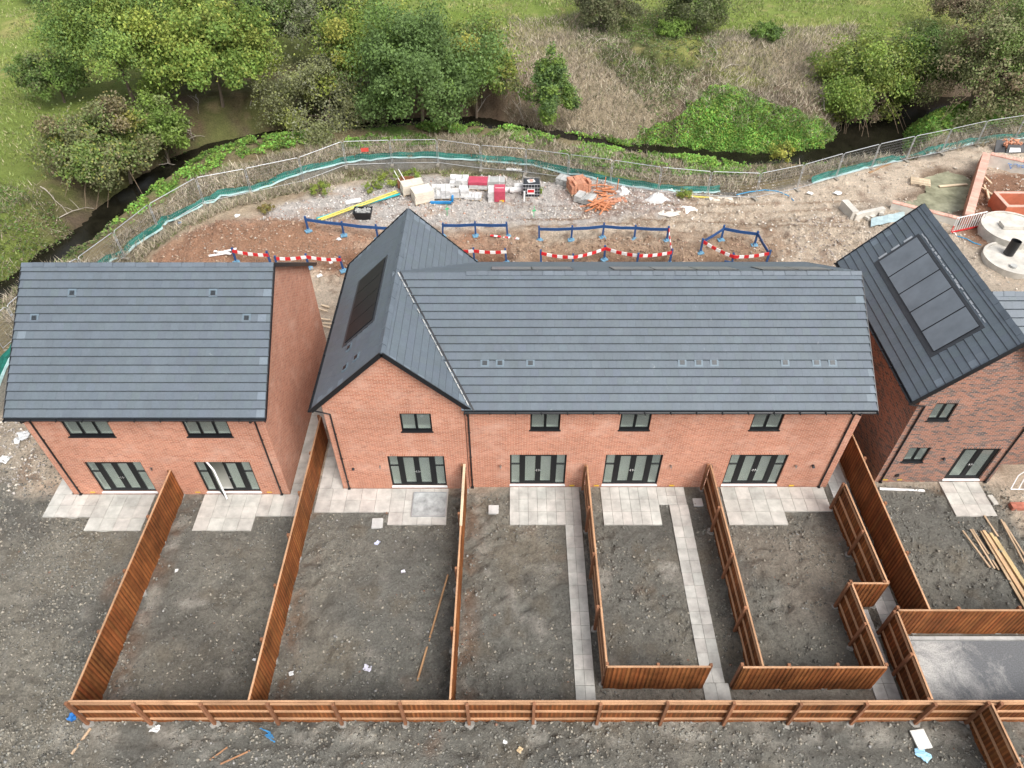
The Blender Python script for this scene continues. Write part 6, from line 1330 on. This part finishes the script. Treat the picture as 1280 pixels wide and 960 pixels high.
# concrete chamber rings
def ring(u, v, R, h, lab, lid=True):
    p = at(u, v, h); x, y = p[0], p[1]; t = thing('concrete_ring', lab, 'manhole ring', (x, y, 0), 'concrete manhole rings'); m = MB(); n = 40
    for ro, ri, z0, z1 in ((R, R-.16, -.1, h),):
        for k in range(n):
            a0, a1 = 6.2832*k/n, 6.2832*(k+1)/n; c0, s0, c1_, s1_ = math.cos(a0), math.sin(a0), math.cos(a1), math.sin(a1)
            m.face([(x+ro*c0, y+ro*s0, z0), (x+ro*c1_, y+ro*s1_, z0), (x+ro*c1_, y+ro*s1_, z1), (x+ro*c0, y+ro*s0, z1)]); m.face([(x+ro*c0, y+ro*s0, z1), (x+ro*c1_, y+ro*s1_, z1), (x+ri*c1_, y+ri*s1_, z1), (x+ri*c0, y+ri*s0, z1)]); m.face([(x+ri*c0, y+ri*s0, z1), (x+ri*c1_, y+ri*s1_, z1), (x+ri*c1_, y+ri*s1_, z0), (x+ri*c0, y+ri*s0, z0)])
    m.build('ring', CONC, t)
    if lid: m = MB(); m.tube([(x, y, h-.25), (x, y, h-.06)], R-.17, 36); m.build('cover_slab', CONC, t)
    return t, x, y
t, x, y = ring(1268, 284, 1.95, .7, 'big white concrete ring beside the orange chamber'); MB().rbox((x+.3, y+.1, .66), (2.2, .7, .22), -.05).build('plank_cover', CONC, t)
t, x, y = ring(1268, 322, 1.75, .35, 'lower white concrete ring with a black pipe standing on it')
p = at(1261, 316, .4); m = MB(); n = 20; xx, yy = p[0], p[1]
m.tube([(xx, yy, .3), (xx+.12, yy+.05, 1.25)], .3, n, caps=False); m.tube([(xx+.12, yy+.05, 1.25), (xx, yy, .3)], .26, n, caps=False); tag(m.build('black_pipe', BLACK), 'short fat black pipe standing on the lower concrete ring', 'pipe')
for i, (dx, dy) in enumerate(((-.5, -.9), (.6, -.7))):
    tag(MB().tube([(x+dx, y+dy, .3), (x+dx, y+dy, .42)], .2, 14).build('ring_plug', GREYB), ['left', 'right'][i]+' grey plug on the lower concrete ring', 'plug', 'grey plugs')
# red and white pedestrian barrier
a, b = at(1189, 291, .15), at(1226, 283, .15); A, B = Vector((a[0], a[1], .1)), Vector((b[0], b[1], .1)); t = thing('pedestrian_barrier', 'white and red plastic pedestrian barrier behind the corner house roof', 'barrier', tuple(A)); Z = Vector((0, 0, 1)); d_ = (B-A).normalized(); lean = Vector((.1, .25, 0))
m = MB(); m.tube([A, A+Z*1.0+lean, B+Z*1.0+lean, B], .035, 6); m.tube([A+Z*.12, B+Z*.12], .03, 6)
for k in range(1, 12): p_ = A.lerp(B, k/12); m.tube([p_+Z*.12, p_+Z*.98+lean], .018, 5)
m.build('barrier_frame', WHITE, t); m = MB(); m.beam(A+Z*.13+Vector((0, -.04, 0)), B+Z*.13+Vector((0, -.04, 0)), .02, .12); m.beam(A+Z*.1+Vector((-.03, 0, 0)), A+Z*.5+lean*.5, .05, .05); m.build('red_strip', RED, t)
for q in (.15, .85): p_ = A.lerp(B, q); MB().beam(p_+Vector((-.05, -.3, -.04)), p_+Vector((.05, .3, -.04)), .06, .05).build('foot', WHITE, t)
# odds and ends seen between the two left houses
for i, (u0, v0, u1, v1, w_) in enumerate([(402, 383, 412, 385, .12), (398, 389, 410, 391, .08), (401, 401, 414, 402, .1), (404, 407, 416, 408, .1), (403, 412, 414, 413, .1)]):
    a, b = rest(u0, v0), rest(u1, v1); tag(MB().beam(a+[0, 0, .1+.04*i], b+[0, 0, .1+.04*i], w_, .05).build('pale_batten', PALEWOOD), ['topmost', 'second', 'third', 'fourth', 'lowest'][i]+' pale batten between the brick gable and the terrace', 'batten', 'battens between the houses')
for q in ((262, 322, 288, 318), (275, 320, 297, 315), (268, 315, 290, 322)):
    a, b = rest(*q[:2]), rest(*q[2:]); tag(MB().beam(a+[0, 0, .1], b+[0, 0, .14], .14, .05).build('white_lath', WHITE), 'white lath in the scatter of laths behind the ridge of the pair of houses', 'lath', 'white laths')
for i, (u, v, s_, lab) in enumerate([(424, 300, .3, 'white scrap left of the gable on the red soil'), (1046, 243, .5, 'pale scrap on the tan ground left of the upstand'), (1012, 244, .4, 'small pale scrap below the silt fence near the pipe'), (400, 347, .3, 'small white scrap beside the brick gable'), (414, 330, .25, 'little pale scrap by the striped barrier'), (297, 270, .35, 'blue-grey scrap by the straw tuft'), (226, 281, .3, 'small bluish scrap in the olive ditch')]):
    scrap(u, v, s_, (.72, .72, .7) if i != 6 else (.2, .35, .55), lab, h=.08)
# ================================================================ world and light (overcast daylight)
w = bpy.data.worlds.new('World'); scene.world = w; w.use_nodes = True; nt = w.node_tree; bg = nt.nodes['Background']
sky = nt.nodes.new('ShaderNodeTexSky'); sky.sky_type = 'NISHITA'; sky.sun_disc = False
EL, AZ = math.radians(52), math.radians(143)
sky.sun_elevation = EL; sky.sun_rotation = AZ; sky.air_density = 1.0; sky.dust_density = 4.0; sky.ozone_density = 1.0; sky.altitude = 0
hs = nt.nodes.new('ShaderNodeHueSaturation'); hs.inputs['Saturation'].default_value = .30
nt.links.new(sky.outputs[0], hs.inputs['Color']); nt.links.new(hs.outputs[0], bg.inputs[0]); bg.inputs[1].default_value = .14
sl = bpy.data.lights.new('sun', 'SUN'); so = bpy.data.objects.new('sun', sl); COL.objects.link(so)
sl.energy = 1.15; sl.angle = math.radians(30); sl.color = (1, .975, .94)
# direction towards the sun: azimuth measured from +y clockwise
d = Vector((math.sin(AZ)*math.cos(EL), math.cos(AZ)*math.cos(EL), math.sin(EL)))
so.rotation_euler = d.to_track_quat('Z', 'Y').to_euler()
vs = scene.view_settings; vs.view_transform = 'Standard'; vs.look = 'None'; vs.gamma = 1; vs.exposure = EXPO
scene.cycles.use_denoising = True; scene.cycles.max_bounces = 6; scene.cycles.transparent_max_bounces = 12
